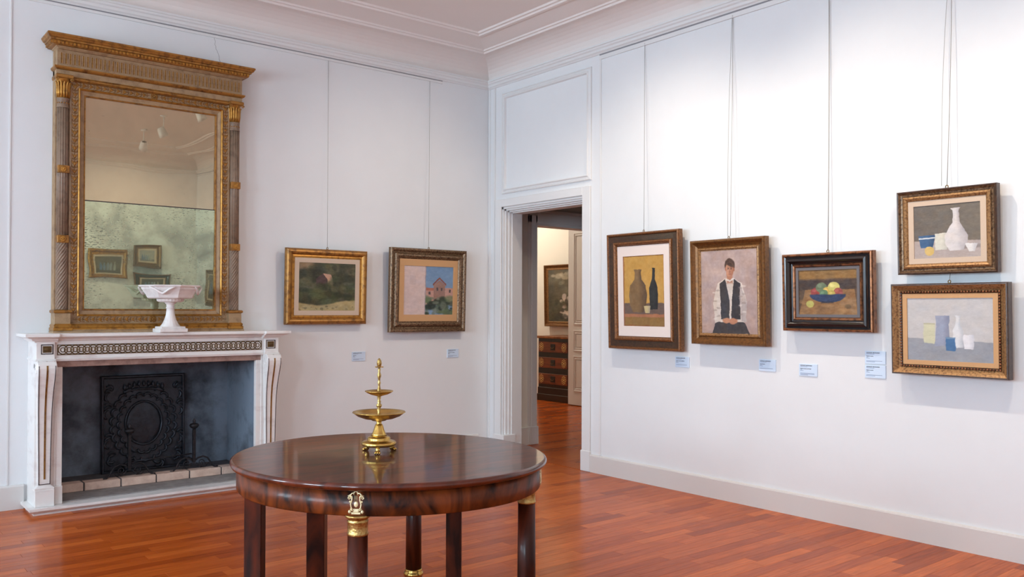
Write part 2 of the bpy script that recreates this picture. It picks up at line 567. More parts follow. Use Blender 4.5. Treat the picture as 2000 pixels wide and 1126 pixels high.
# cornice, cove and ceiling mouldings, mitred round the room
def room_ring(d, z):
    return [(RX0 + d, RY0 + d, z), (-d, RY0 + d, z), (-d, -d, z), (RX0 + d, -d, z)]
m = MB()
prof = [(0, 3.462), (0.010, 3.466), (0.014, 3.474), (0.026, 3.482), (0.028, 3.500), (0.040, 3.508), (0.044, 3.520), (0.052, 3.524), (0.052, 3.538), (0.0, 3.545)]
m.loft([room_ring(d, z) for d, z in prof], cap=False)
struct(m.build('trim_1', TRIM))
m = MB()
prof = [(0.0, 3.545)]
for k in range(9):
    t = k / 8
    prof.append((0.004 + 0.225 * (1 - math.cos(t * math.pi / 2)), 3.545 + 0.165 * math.sin(t * math.pi / 2)))
prof += [(0.235, 3.706), (0.262, 3.706), (0.266, 3.722), (0.285, 3.722), (0.288, 3.736), (0.50, 3.762), (0.50, 3.750), (0.530, 3.750), (0.534, 3.764), (0.556, 3.764), (0.56, CEIL)]
m.loft([room_ring(d, z) for d, z in prof], cap=False)
struct(m.build('trim_2', CEILM))

# baseboards
def base_prof():
    return [(0, 0), (-0.020, 0), (-0.020, 0.135), (-0.016, 0.143), (0, 0.147)]
m = MB().prism(base_prof(), lambda p, q, t: (p, t, q), RY0, -1.40)
struct(m.build('baseboard_right', BASEB))
bb = [(p, q * 1.12) for p, q in base_prof()]
m = MB().prism(bb, lambda p, q, t: (t, p, q), RX0, -3.985).prism(bb, lambda p, q, t: (t, p, q), -2.24, -0.12)
struct(m.build('baseboard_back', BASEB))
m = MB().prism([(-p, q) for p, q in bb], lambda p, q, t: (RX0 + p, t, q), RY0, 0)
struct(m.build('baseboard_left', BASEB))
m = MB().prism([(-p, q) for p, q in bb], lambda p, q, t: (t, RY0 + p, q), RX0, 0)
struct(m.build('baseboard_front', BASEB))

# picture-hanging rails under the cornice: pale strip with a thin grey strip along its top
m = MB().box(-0.012, 0, RY0, -1.495, 3.425, 3.452)
rl = struct(m.build('trim_3', TRIM))
MB().box(-0.009, 0, RY0, -1.495, 3.452, 3.464).build('rail_grey_strip', RAILD, rl)
MB().box(-0.013, 0, RY0, -1.495, 3.420, 3.425).build('rail_lip', TRIM, rl)
m = MB().box(RX0, -0.55, -0.010, 0, 3.436, 3.455)
rl = struct(m.build('trim_4', TRIM))
MB().box(RX0, -0.55, -0.008, 0, 3.455, 3.464).build('rail_grey_strip', RAILD, rl)
# vertical beads and seam on the walls
m = MB().box(-0.008, 0, -1.512, -1.492, 0.147, 3.462, 0.003)
struct(m.build('trim_5', TRIM))
m = MB().box(-4.088, -4.078, -0.005, 0, 0.165, 3.46)
struct(m.build('trim_6', TRIM))
m = MB().box(-0.006, 0, -0.035, -0.01, 0, 3.46).box(-0.012, 0, -0.115, -0.095, 0, 3.46)
struct(m.build('trim_7', TRIM))
# hairline crack through the cove and wall above the mirror
rr = random.Random(3)
pts = []
for k in range(26):
    t = k / 25
    z = 3.455 - 0.29 * t
    wk = (wk if k else 0.0) * 0.8 + rr.uniform(-0.006, 0.006)
    pts.append((-2.70 + 0.07 * t + wk, -0.0005, z))
ck = MB().tube(pts, 0.0012, 4).build('crack', CRACK, wall_back)

# overdoor panel moulding
def frame_on_B(name, yc, zb, w, h, prof, mat, parent=None):
    o = MB().frame(w, h, prof).build(name, mat)
    o.location = (0, yc, zb)
    o.rotation_euler = (0, 0, -math.pi / 2)
    return o
o = frame_on_B('trim_8', (-0.22 - 1.40) / 2, 2.437, 1.18, 0.948, [(0, 0), (0, 0.014), (0.008, 0.018), (0.014, 0.010), (0.030, 0.014), (0.036, 0.022), (0.046, 0.022), (0.052, 0.0)], TRIM)
struct(o)

# door surround: stepped casing, deep reveal, plinth block
door = bpy.data.objects.new('door_1', None)
COL.objects.link(door); struct(door)
WLOC['door_1'] = (0, 0, 0)
m = MB()
m.box(-0.018, 0, DY0 - 0.095, DY0, 0, DZ + 0.075, 0.004)
m.box(-0.018, 0, DY1, DY1 + 0.09, 0, DZ + 0.075, 0.004)
m.box(-0.018, 0, DY0, DY1, DZ, DZ + 0.075, 0.004)
m.build('casing', TRIM, door)
# reveal lining, stepped inwards
m = MB()
for (xa, xb, s) in [(0.0, 0.02, 0.018), (0.02, 0.05, 0.034), (0.05, 0.08, 0.046), (0.08, 0.20, 0.056)]:
    m.box(xa, xb, DY1 - s, DY1 + 0.01, 0, DZ, 0)
    m.box(xa, xb, DY0 - 0.01, DY0 + s * 0.35, 0, DZ, 0)
    m.box(xa, xb, DY0, DY1, DZ - s, DZ + 0.01, 0)
m.build('jamb_lining', TRIM, door)
MB().box(-0.026, 0.0, DY0 - 0.10, DY0 + 0.006, 0, 0.172, 0.004).build('plinth_block', TRIM, door)
MB().box(-0.03, 0.12, DY1 - 0.066, DY1 + 0.09, 0, 0.172, 0.004).build('plinth_block', TRIM, door)
MB().box(-0.015, 0.19, DY0, DY1, -0.012, 0.003).build('threshold', PLANK2, door)

# floor: strips of hardwood laid along the fireplace wall
m = MB().box(RX0 - 0.3, 0.0, RY0 - 0.2, 0.55, -0.06, -0.012)
floor = struct(m.build('floor', SUBF))
PWD, LENS = 0.075, (0.46, 0.62, 0.84)
def plank_mb(L, W, c=(0, 0, 0), mb=None):
    g, t = 0.0003, 0.0006
    x, y = L / 2 - g, W / 2 - g
    mb = mb or MB()
    v = [(-x, -y, -0.013), (x, -y, -0.013), (x, y, -0.013), (-x, y, -0.013), (-x, -y, -t), (x, -y, -t), (x, y, -t), (-x, y, -t),
         (-x + t, -y + t, 0), (x - t, -y + t, 0), (x - t, y - t, 0), (-x + t, y - t, 0)]
    v = [(a + c[0], b + c[1], d + c[2]) for a, b, d in v]
    f = [(0, 1, 5, 4), (1, 2, 6, 5), (2, 3, 7, 6), (3, 0, 4, 7), (4, 5, 9, 8), (5, 6, 10, 9), (6, 7, 11, 10), (7, 4, 8, 11), (8, 9, 10, 11)]
    return mb.add(v, f)
plist = []
y = 0.0
while y > RY0:
    x = RX0 - random.random() * 0.4
    while x < 0:
        k = random.randrange(3)
        L = LENS[k]
        x1 = x + L
        if x1 > 0:
            plist.append(((x + 0.0) / 2, y - PWD / 2, -x, -1))
        else:
            plist.append(((x + x1) / 2, y - PWD / 2, L, k))
        x = x1
    y -= PWD
def proj(p):
    q = Vector(p) - Vector((-5.10, -6.48, HCAM))
    d = q.dot(fw)
    if d < 0.2:
        return None
    return PPX + FPX * q.dot(rt) / d, PPY - FPX * q.dot(up) / d, d
scored = []
for i, (px, py, L, k) in enumerate(plist):
    s_ = proj((px, py, 0))
    if s_ and k >= 0 and -20 < s_[0] < 2020 and s_[1] < 1140:
        if -3.99 < px < -2.25 and py > -0.32:
            continue
        if math.hypot(px + 3.25, py + 3.49) < 0.0:
            continue
        scored.append((s_[2], i))
scored.sort()
single = set(i for _, i in scored[:290])
stuff = MB()
pm = [plank_mb(L, PWD).build('plank', PLANK, floor, world=False) for L in LENS]
first = [True] * 3
for i, (px, py, L, k) in enumerate(plist):
    if i in single:
        if first[k]:
            pm[k].location = (px, py, 0); first[k] = False
        else:
            inst(pm[k], floor, (px, py, 0))
    elif L > 0.02:
        plank_mb(L, PWD, (px, py, 0), stuff)
so = stuff.build('far_planks', PLANK, floor)
so['kind'] = 'stuff'

# ------------------------------------------------------------------ the rooms beyond the doorway
m = MB().box(0.19, 4.3, -3.2, 5.4, -0.06, -0.012)
f2 = struct(m.build('floor_next_room', SUBF))
stuff = MB()
x = 0.19
y = -3.2
while y < 5.3:
    x = 0.19
    while x < 4.2:
        L = min(random.choice((0.5, 0.65, 0.8)), 4.2 - x)
        plank_mb(L, 0.085, (x + L / 2, y + 0.0425, 0), stuff)
        x += L
    y += 0.085
so = stuff.build('planks', PLANK2, f2)
so['kind'] = 'stuff'
m = MB().box(4.0, 4.2, -3.2, 5.4, 0, CEIL).box(0.0, 4.2, 5.2, 5.4, 0, CEIL).box(0.19, 4.2, -3.4, -3.2, 0, CEIL).box(0.0, 0.19, 0.2, 5.4, 0, CEIL)
struct(m.build('wall_next_room', WARMW))
m = MB().box(0.19, 0.60, 0.02, 0.14, 0, CEIL).box(0.60, 1.75, 0.02, 0.14, 2.30, CEIL).box(1.75, 4.0, 0.02, 0.14, 0, CEIL)
struct(m.build('wall_passage', PASSW))
d3 = bpy.data.objects.new('door_2', None)
COL.objects.link(d3); struct(d3)
WLOC['door_2'] = (0, 0, 0)
m = MB().box(0.52, 0.625, -0.012, 0.02, 0.0, 2.30, 0.004).box(0.545, 0.60, -0.022, -0.01, 0.15, 2.30, 0.004).box(0.60, 0.63, 0.0, 0.16, 0, 2.26)
m.box(0.52, 1.80, -0.012, 0.02, 2.225, 2.33, 0.004).box(0.54, 1.80, -0.026, -0.01, 2.33, 2.36, 0.004).box(0.60, 1.75, 0.0, 0.16, 2.20, 2.30)
m.box(1.72, 1.75, 0, 0.16, 0, 2.26).box(1.72, 1.82, -0.012, 0.02, 0, 2.33, 0.004)
m.build('casing', TRIM, d3)
MB().box(0.19, 0.52, -0.012, 0.02, 0, 0.17).box(0.515, 0.632, -0.030, 0.02, 0, 0.18, 0.004).build('plinth_block', TRIM, d3)
# panelled leaf standing open in the far room
d4 = bpy.data.objects.new('door_3', None)
COL.objects.link(d4); struct(d4)
WLOC['door_3'] = (0, 0, 0)
LX = 3.30
MB().box(LX, LX + 0.045, 1.52, 2.352, 0.01, 2.62, 0.003).build('leaf', DOORG, d4)
for (z0, z1) in [(0.20, 0.70), (0.765, 1.06), (1.14, 2.43)]:
    o = MB().frame(0.60, z1 - z0, [(0, 0), (0, 0.010), (0.012, 0.012), (0.02, 0.004), (0.035, 0.004), (0.042, 0.010), (0.05, 0.0)]).build('panel_moulding', DOORG, d4, world=False)
    o.location = (LX, 1.94, z0)
    o.rotation_euler = (0, 0, -math.pi / 2)
    MB().box(LX - 0.006, LX, 1.94 - 0.24, 1.94 + 0.24, z0 + 0.06, z1 - 0.06, 0.004).build('panel', DOORG, d4)
#=====OBJECTS=====
# ------------------------------------------------------------------ painted canvases (free compositions, colour per vertex)
def fnoise(h, w, n, seed):
    g = np.random.default_rng(seed)
    a = g.random((n + 2, n + 2))
    yy = np.linspace(0, n, h); xx = np.linspace(0, n, w)
    y0 = yy.astype(int); x0 = xx.astype(int)
    fy = (yy - y0)[:, None]; fx = (xx - x0)[None, :]
    fy = fy * fy * (3 - 2 * fy); fx = fx * fx * (3 - 2 * fx)
    A = a[y0][:, x0]; B = a[y0][:, x0 + 1]; C_ = a[y0 + 1][:, x0]; D = a[y0 + 1][:, x0 + 1]
    return (A * (1 - fx) + B * fx) * (1 - fy) + (C_ * (1 - fx) + D * fx) * fy

class Paint:
    def __init__(s, w, h, bg, seed=1, res=230):
        k = res / max(w, h)
        s.W, s.H = max(int(w * k), 24), max(int(h * k), 24)
        s.w, s.h = w, h
        s.u, s.v = np.meshgrid(np.linspace(0, 1, s.W), np.linspace(0, 1, s.H))
        s.gu, s.gv = s.u, s.v
        s.u = s.u + (fnoise(s.H, s.W, 9, seed + 70) - 0.5) * 0.014 + (fnoise(s.H, s.W, 31, seed + 71) - 0.5) * 0.008
        s.v = s.v + (fnoise(s.H, s.W, 9, seed + 72) - 0.5) * 0.014 + (fnoise(s.H, s.W, 31, seed + 73) - 0.5) * 0.008
        s.seed = seed
        s.a = np.ones((s.H, s.W, 3)) * np.array(bg, float)
    def put(s, mask, col, op=1.0):
        mk = np.clip(mask, 0, 1)[..., None] * op
        s.a = s.a * (1 - mk) + np.array(col, float) * mk
        return s
    def soft(s, d, e=0.008):
        return np.clip(0.5 - d / e, 0, 1)
    def rect(s, x0, x1, y0, y1, col, op=1.0, e=0.008):
        d = np.maximum(np.maximum(x0 - s.u, s.u - x1), np.maximum(y0 - s.v, s.v - y1))
        return s.put(s.soft(d, e), col, op)
    def oval(s, cx, cy, rx, ry, col, op=1.0, e=0.06):
        d = np.sqrt(((s.u - cx) / rx) ** 2 + ((s.v - cy) / ry) ** 2) - 1
        return s.put(s.soft(d, e), col, op)
    def poly(s, pts, col, op=1.0):
        ins = np.zeros_like(s.u, bool)
        n = len(pts)
        for i in range(n):
            (x0, y0), (x1, y1) = pts[i], pts[(i + 1) % n]
            c = ((y0 > s.v) != (y1 > s.v)) & (s.u < (x1 - x0) * (s.v - y0) / ((y1 - y0) or 1e-9) + x0)
            ins ^= c
        return s.put(ins.astype(float), col, op)
    def vessel(s, cx, y0, prof, col, shade, op=1.0):
        """prof = [(half width, height)] turned shape standing at y0"""
        hs = np.array([p[1] for p in prof]); ws = np.array([p[0] for p in prof])
        w = np.interp(s.v - y0, hs, ws, left=-1, right=-1)
        x = (s.u - cx)
        mk = s.soft(np.abs(x) - w, 0.008) * (w > 0)
        s.put(mk, col, op)
        t = np.clip(x / np.maximum(w, 1e-3), -1, 1)
        return s.put(mk * np.clip(t * 0.9 - 0.05, 0, 1), shade, 0.8)
    def strokes(s, amt=9, n=26):
        # short dabs: stretched noise of several sizes, light and dark, and a drift of hue
        for k, (nn, am) in enumerate(((7, 1.1), (19, 1.3), (47, 1.2))):
            a = fnoise(s.H, s.W, nn, s.seed + 5 + k)
            b = fnoise(s.H, s.W * 2, nn, s.seed + 15 + k)[:, :s.W]
            s.a += ((a + b) / 2 - 0.5)[..., None] * amt * 2.2 * am
        s.a += (fnoise(s.H, s.W, 12, s.seed + 25) - 0.5)[..., None] * np.array([1.0, 0.2, -0.8]) * amt * 1.3
        s.a += (np.random.default_rng(s.seed).random((s.H, s.W, 1)) - 0.5) * amt * 0.8
        return s
    def blobs(s, n, box, size, cols, op=0.7):
        g = np.random.default_rng(s.seed + 40)
        for i in range(n):
            cx = g.uniform(box[0], box[1]); cy = g.uniform(box[2], box[3])
            k = g.uniform(0.5, 1.2)
            s.oval(cx, cy, size * k * g.uniform(0.6, 1.4), size * k * g.uniform(0.5, 1.1), cols[i % len(cols)], op, 0.5)
        return s
    def build(s, parent, y, zb):
        """grid plane w x h, base at zb, facing -y"""
        X = (s.gu - 0.5) * s.w; Z = s.gv * s.h + zb
        vs = np.stack([X, np.full_like(X, -y), Z], -1).reshape(-1, 3)
        W, H = s.W, s.H
        i = (np.arange(H - 1)[:, None] * W + np.arange(W - 1)[None, :]).reshape(-1)
        fs = np.stack([i, i + 1, i + W + 1, i + W], 1)
        me = bpy.data.meshes.new('canvas')
        nv, nf = len(vs), len(fs)
        me.vertices.add(nv); me.vertices.foreach_set('co', vs.ravel())
        me.loops.add(nf * 4); me.loops.foreach_set('vertex_index', fs.ravel().astype(np.int32))
        me.polygons.add(nf); me.polygons.foreach_set('loop_start', (np.arange(nf) * 4).astype(np.int32))
        me.update(calc_edges=True); me.validate()
        c = np.clip(s.a, 0, 255) / 255
        c = np.where(c <= 0.04045, c / 12.92, ((c + 0.055) / 1.055) ** 2.4) * 0.80
        at = me.color_attributes.new('Col', 'FLOAT_COLOR', 'POINT')
        at.data.foreach_set('color', np.concatenate([c.reshape(-1, 3), np.ones((nv, 1))], 1).ravel().astype(np.float32))
        me.materials.append(CANVAS)
        o = bpy.data.objects.new('canvas', me)
        COL.objects.link(o)
        o.parent = parent
        return o

def p_landscape(w, h):
    p = Paint(w, h, (84, 84, 66), 3)
    p.rect(0, 1, 0.8, 1.2, (150, 126, 96))
    p.blobs(40, (0, 1, 0.5, 1.0), 0.12, [(62, 66, 44), (84, 88, 58), (50, 54, 40), (104, 100, 72)])
    p.poly([(0.30, 0.34), (0.30, 0.66), (0.42, 0.78), (0.50, 0.66), (0.50, 0.34)], (86, 66, 66))
    p.poly([(0.42, 0.78), (0.56, 0.76), (0.60, 0.64), (0.50, 0.66)], (206, 160, 134))
    p.poly([(0.50, 0.66), (0.60, 0.64), (0.60, 0.36), (0.50, 0.34)], (196, 160, 128))
    p.rect(0.53, 0.56, 0.42, 0.52, (60, 48, 40))
    p.blobs(46, (0, 1, 0.18, 0.48), 0.1, [(66, 76, 44), (50, 56, 36), (88, 96, 58), (74, 70, 44)])
    p.blobs(14, (0.62, 1, 0.4, 0.9), 0.1, [(78, 84, 52), (56, 58, 42), (96, 94, 66)])
    p.put(p.soft(p.v - 0.17 + 0.05 * np.sin(p.u * 5), 0.03), (184, 166, 118))
    p.blobs(18, (0, 1, 0.0, 0.10), 0.02, [(112, 104, 72), (140, 124, 88)])
    return p.strokes(8)
def p_town(w, h):
    p = Paint(w, h, (128, 160, 196), 5)
    p.put(np.clip(1 - p.v, 0, 1), (160, 182, 204), 0.5)
    p.rect(0.44, 1, 0.2, 0.55, (206, 160, 146)).rect(0.44, 0.7, 0.5, 0.56, (186, 116, 96))
    p.poly([(0.60, 0.2), (0.60, 0.62), (0.72, 0.72), (0.84, 0.62), (0.84, 0.2)], (168, 132, 120))
    p.poly([(0.58, 0.60), (0.72, 0.74), (0.86, 0.60), (0.86, 0.64), (0.72, 0.78), (0.58, 0.64)], (150, 92, 78))
    for (x, y) in [(0.66, 0.5), (0.75, 0.5), (0.92, 0.46), (0.5, 0.42)]:
        p.rect(x, x + 0.035, y, y + 0.06, (96, 84, 86))
    p.blobs(60, (0.44, 1, 0.0, 0.34), 0.07, [(58, 74, 58), (88, 104, 84), (44, 54, 48), (112, 130, 92), (126, 136, 120)])
    p.rect(-0.1, 0.43, -0.1, 1.1, (226, 202, 196)).rect(0.425, 0.44, -0.1, 1.1, (178, 160, 160))
    p.rect(0.12, 0.24, 0.62, 0.8, (206, 184, 180), 0.5)
    return p.strokes(5)
def p_ochre(w, h):
    p = Paint(w, h, (206, 158, 78), 8)
    p.rect(0, 1, 0, 0.33, (112, 92, 82)).rect(0, 1, 0.13, 0.175, (178, 118, 84)).rect(0, 1, 0, 0.13, (150, 114, 62))
    p.vessel(0.36, 0.2, [(0.13, 0), (0.2, 0.1), (0.22, 0.25), (0.19, 0.38), (0.09, 0.46), (0.075, 0.56), (0.1, 0.6)], (136, 106, 70), (74, 54, 40))
    p.vessel(0.74, 0.24, [(0.095, 0), (0.1, 0.3), (0.035, 0.42), (0.03, 0.56), (0.04, 0.58)], (46, 46, 44), (24, 26, 28))
    p.vessel(0.58, 0.19, [(0.05, 0), (0.08, 0.1)], (214, 192, 140), (160, 150, 140))
    for a, b, c, d in [(0, 0.02, 0, 1), (0.98, 1, 0, 1), (0, 1, 0, 0.012), (0, 1, 0.988, 1)]:
        p.rect(a, b, c, d, (140, 74, 36), 0.9)
    return p.strokes(5)
def p_portrait(w, h):
    p = Paint(w, h, (196, 172, 164), 9)
    p.put(fnoise(p.H, p.W, 4, 2) * 0.5, (158, 130, 122))
    p.put(p.soft(p.v - 0.25, 0.5), (172, 142, 132), 0.5)
    # seated figure seen from the front, hands in the lap
    p.poly([(0.2, 0.0), (0.24, 0.13), (0.5, 0.2), (0.78, 0.13), (0.86, 0.0)], (62, 56, 58))
    p.poly([(0.24, 0.14), (0.22, 0.36), (0.3, 0.6), (0.44, 0.66), (0.6, 0.66), (0.74, 0.6), (0.82, 0.36), (0.8, 0.14)], (220, 206, 194))
    p.poly([(0.36, 0.17), (0.34, 0.6), (0.45, 0.655), (0.51, 0.4), (0.515, 0.17)], (60, 56, 58))
    p.poly([(0.545, 0.17), (0.55, 0.4), (0.6, 0.655), (0.71, 0.6), (0.7, 0.17)], (52, 48, 52))
    p.poly([(0.71, 0.6), (0.82, 0.36), (0.8, 0.14), (0.72, 0.15), (0.69, 0.4)], (176, 160, 156), 0.7)
    for k in range(16):
        x = 0.25 + 0.10 * (k % 2) * 0.6 + (0.46 if k % 4 > 1 else 0)
        p.oval(x, 0.18 + 0.026 * k, 0.035, 0.012, (150, 134, 126) if k % 3 else (240, 230, 220), 0.5, 0.6)
    p.rect(0.48, 0.57, 0.60, 0.70, (178, 120, 92), 1, 0.03)
    p.poly([(0.455, 0.645), (0.525, 0.61), (0.595, 0.645), (0.585, 0.665), (0.525, 0.63), (0.465, 0.665)], (226, 214, 204))
    p.oval(0.525, 0.815, 0.088, 0.082, (74, 50, 38), 1, 0.15)
    p.oval(0.525, 0.765, 0.068, 0.088, (200, 142, 110), 1, 0.12)
    p.oval(0.455, 0.765, 0.012, 0.02, (176, 114, 86), 1, 0.3).oval(0.595, 0.765, 0.012, 0.02, (150, 94, 70), 1, 0.3)
    fm = p.soft(np.sqrt(((p.u - 0.525) / 0.068) ** 2 + ((p.v - 0.765) / 0.088) ** 2) - 1, 0.1)
    p.put(p.soft((0.53 - p.u), 0.06) * fm, (148, 92, 68), 0.65)
    p.put(fm * p.soft(0.815 - p.v - 0.25 * (p.u - 0.49), 0.015), (74, 50, 38))
    for x in (0.5, 0.552):
        p.oval(x, 0.775, 0.013, 0.006, (62, 42, 36), 1, 0.4).rect(x - 0.018, x + 0.018, 0.789, 0.794, (88, 58, 44), 0.8, 0.01)
    p.rect(0.521, 0.531, 0.738, 0.775, (138, 84, 62), 0.7, 0.02).oval(0.526, 0.737, 0.014, 0.006, (128, 76, 56), 0.8, 0.5)
    p.oval(0.526, 0.712, 0.022, 0.005, (136, 70, 60), 0.9, 0.5)
    p.oval(0.46, 0.16, 0.075, 0.032, (198, 138, 104), 1, 0.3).oval(0.58, 0.15, 0.075, 0.034, (190, 128, 96), 1, 0.3)
    return p.strokes(7)
def p_fruit(w, h):
    p = Paint(w, h, (96, 72, 50), 12)
    p.rect(0, 1, 0.78, 1, (146, 108, 56), 1, 0.06).rect(0, 1, 0.56, 0.78, (70, 54, 46), 1, 0.06)
    p.poly([(0.0, 0.0), (0.12, 0.56), (0.95, 0.56), (1, 0)], (146, 106, 64))
    p.blobs(50, (0.05, 0.95, 0.02, 0.5), 0.08, [(158, 116, 70), (130, 92, 54), (170, 130, 84)], 0.4)
    for x, y, r, c in [(0.3, 0.5, 0.085, (150, 60, 52)), (0.4, 0.6, 0.1, (110, 124, 92)), (0.5, 0.52, 0.08, (206, 170, 80)), (0.61, 0.6, 0.1, (214, 200, 110)), (0.68, 0.5, 0.08, (160, 80, 70)), (0.44, 0.47, 0.07, (96, 130, 96)), (0.57, 0.46, 0.065, (186, 168, 84))]:
        p.oval(x, y, r, r * 1.15, c, 1, 0.12).oval(x - r * 0.3, y + r * 0.4, r * 0.4, r * 0.4, tuple(min(v + 40, 255) for v in c), 0.6, 0.6)
    p.put(p.soft(np.sqrt(((p.u - 0.5) / 0.3) ** 2 + ((p.v - 0.44) / 0.17) ** 2) - 1, 0.06) * p.soft(p.v - 0.45, 0.03), (40, 56, 92))
    p.rect(0.4, 0.6, 0.26, 0.29, (40, 40, 60), 1, 0.03)
    p.oval(0.2, 0.24, 0.07, 0.08, (190, 180, 96), 1, 0.12).oval(0.84, 0.18, 0.05, 0.05, (104, 84, 56), 0.7, 0.4)
    return p.strokes(9)
def p_white_vase(w, h):
    p = Paint(w, h, (110, 100, 90), 15)
    p.put(p.u, (128, 116, 98), 0.5)
    p.put(p.soft(p.v - 0.34 + 0.04 * p.u, 0.02), (186, 170, 162))
    p.oval(0.75, 0.2, 0.28, 0.05, (130, 118, 112), 0.7, 0.5)
    p.vessel(0.2, 0.2, [(0.09, 0), (0.13, 0.2), (0.13, 0.24)], (64, 100, 140), (36, 62, 96)).rect(0.07, 0.33, 0.37, 0.395, (220, 224, 226))
    p.vessel(0.42, 0.16, [(0.09, 0), (0.1, 0.28), (0.095, 0.3)], (224, 220, 204), (178, 172, 160))
    p.vessel(0.64, 0.13, [(0.1, 0), (0.16, 0.14), (0.17, 0.28), (0.1, 0.42), (0.05, 0.52), (0.045, 0.74), (0.075, 0.78)], (226, 218, 214), (170, 160, 164))
    p.vessel(0.86, 0.10, [(0.04, 0), (0.085, 0.13), (0.09, 0.15)], (232, 228, 224), (184, 176, 176))
    p.oval(0.24, 0.14, 0.075, 0.09, (220, 186, 110), 1, 0.1)
    return p.strokes(5)
def p_pale(w, h):
    p = Paint(w, h, (206, 202, 200), 18)
    p.put(p.soft(p.v - 0.36 + 0.05 * p.u, 0.01), (160, 162, 168))
    p.rect(0.2, 0.33, 0.28, 0.6, (214, 212, 180)).rect(0.2, 0.33, 0.575, 0.6, (190, 186, 160))
    p.vessel(0.42, 0.24, [(0.09, 0), (0.075, 0.3), (0.085, 0.48)], (160, 166, 186), (126, 130, 150))
    p.vessel(0.6, 0.22, [(0.06, 0), (0.06, 0.26), (0.025, 0.34), (0.022, 0.48), (0.03, 0.5)], (228, 228, 228), (182, 186, 194))
    p.rect(0.46, 0.57, 0.17, 0.38, (74, 116, 160)).rect(0.46, 0.57, 0.36, 0.38, (120, 150, 180))
    p.vessel(0.72, 0.2, [(0.05, 0), (0.06, 0.2), (0.055, 0.22)], (236, 234, 236), (196, 196, 204))
    return p.strokes(4)
def p_storm(w, h):
    p = Paint(w, h, (118, 110, 88), 21)
    p.put(fnoise(p.H, p.W, 5, 4), (66, 62, 50), 0.9)
    p.blobs(12, (0.05, 0.5, 0.72, 0.92), 0.07, [(206, 196, 176), (150, 142, 122)], 0.6)
    p.rect(0, 1, 0, 0.42, (70, 66, 48), 0.6, 0.1)
    p.blobs(40, (0.22, 0.6, 0.1, 0.5), 0.05, [(222, 206, 196), (120, 104, 90), (60, 52, 44), (196, 176, 168)], 0.8)
    p.blobs(20, (0, 0.6, 0.05, 0.4), 0.07, [(84, 82, 60), (50, 48, 38)], 0.6)
    return p.strokes(8)
def p_mid(w, h, seed=30, bg=(96, 88, 76)):
    p = Paint(w, h, bg, seed, 90)
    p.rect(0, 1, 0, 0.35, tuple(c * 0.8 for c in bg))
    for i, x in enumerate((0.25, 0.4, 0.52, 0.66, 0.8)):
        p.vessel(x, 0.2, [(0.055, 0), (0.06, 0.3 + 0.05 * (i % 3)), (0.025, 0.4 + 0.05 * (i % 3)), (0.025, 0.5)], (180 - 20 * i, 180 - 12 * i, 170), (110, 104, 100))
    return p.strokes(7)

FRAMES = {
 'gold': dict(bands=[('outer_moulding', GOLD, [(0, 0), (0, .022), (.006, .034), (.016, .044), (.028, .047), (.040, .043), (.050, .032)]),
                     ('inner_moulding', GOLDB, [(.050, .032), (.054, .024), (.062, .029), (.070, .028), (.078, .016), (.080, .014)])]),
 'worn': dict(bands=[('outer_moulding', SILVF, [(0, 0), (0, .034), (.006, .042), (.016, .044), (.026, .038), (.034, .028), (.046, .026)]),
                     ('inner_moulding', SILVF, [(.046, .026), (.056, .040), (.070, .046), (.084, .038), (.094, .024), (.100, .016)])]),
 'flat': dict(bands=[('outer_moulding', WOODE, [(0, 0), (0, .038), (.005, .048), (.013, .050), (.020, .042)]),
                     ('flat', WOODF, [(.020, .042), (.024, .038), (.068, .036)]),
                     ('inner_moulding', WOODE, [(.068, .036), (.072, .048), (.082, .052), (.092, .044), (.100, .026), (.106, .018)])]),
 'umber': dict(bands=[('outer_moulding', FR2, [(0, 0), (0, .048), (.006, .056), (.016, .056), (.022, .048)]),
                      ('scoop', FR2, [(.022, .048), (.036, .034), (.052, .028), (.060, .034)]),
                      ('inner_moulding', GOLDP, [(.060, .034), (.068, .036), (.076, .026), (.080, .016)])]),
 'black': dict(bands=[('outer_moulding', COPPER, [(0, 0), (0, .040), (.004, .050), (.012, .052), (.018, .046)]),
                      ('ogee', BLACKF, [(.018, .046), (.026, .042), (.036, .060), (.048, .064), (.058, .052), (.062, .036), (.070, .034)]),
                      ('inner_moulding', COPPER, [(.070, .034), (.076, .040), (.084, .038), (.090, .026), (.094, .016)])]),
 'pale': dict(bands=[('outer_moulding', WOODF, [(0, 0), (0, .044), (.005, .050), (.011, .048)]),
                     ('scoop', SILVF, [(.011, .048), (.020, .034), (.028, .032), (.034, .040)]),
                     ('inner_moulding', GOLDP, [(.034, .040), (.044, .046), (.054, .040), (.062, .022), (.064, .016)])]),
 'beaded': dict(bands=[('outer_moulding', WOODF, [(0, 0), (0, .050), (.004, .058), (.010, .058)]),
                       ('scoop', GOLDP, [(.010, .058), (.022, .048), (.036, .034), (.044, .030)]),
                       ('inner_moulding', WOODF, [(.044, .030), (.048, .036), (.054, .034), (.058, .026), (.062, .016)])]),
}
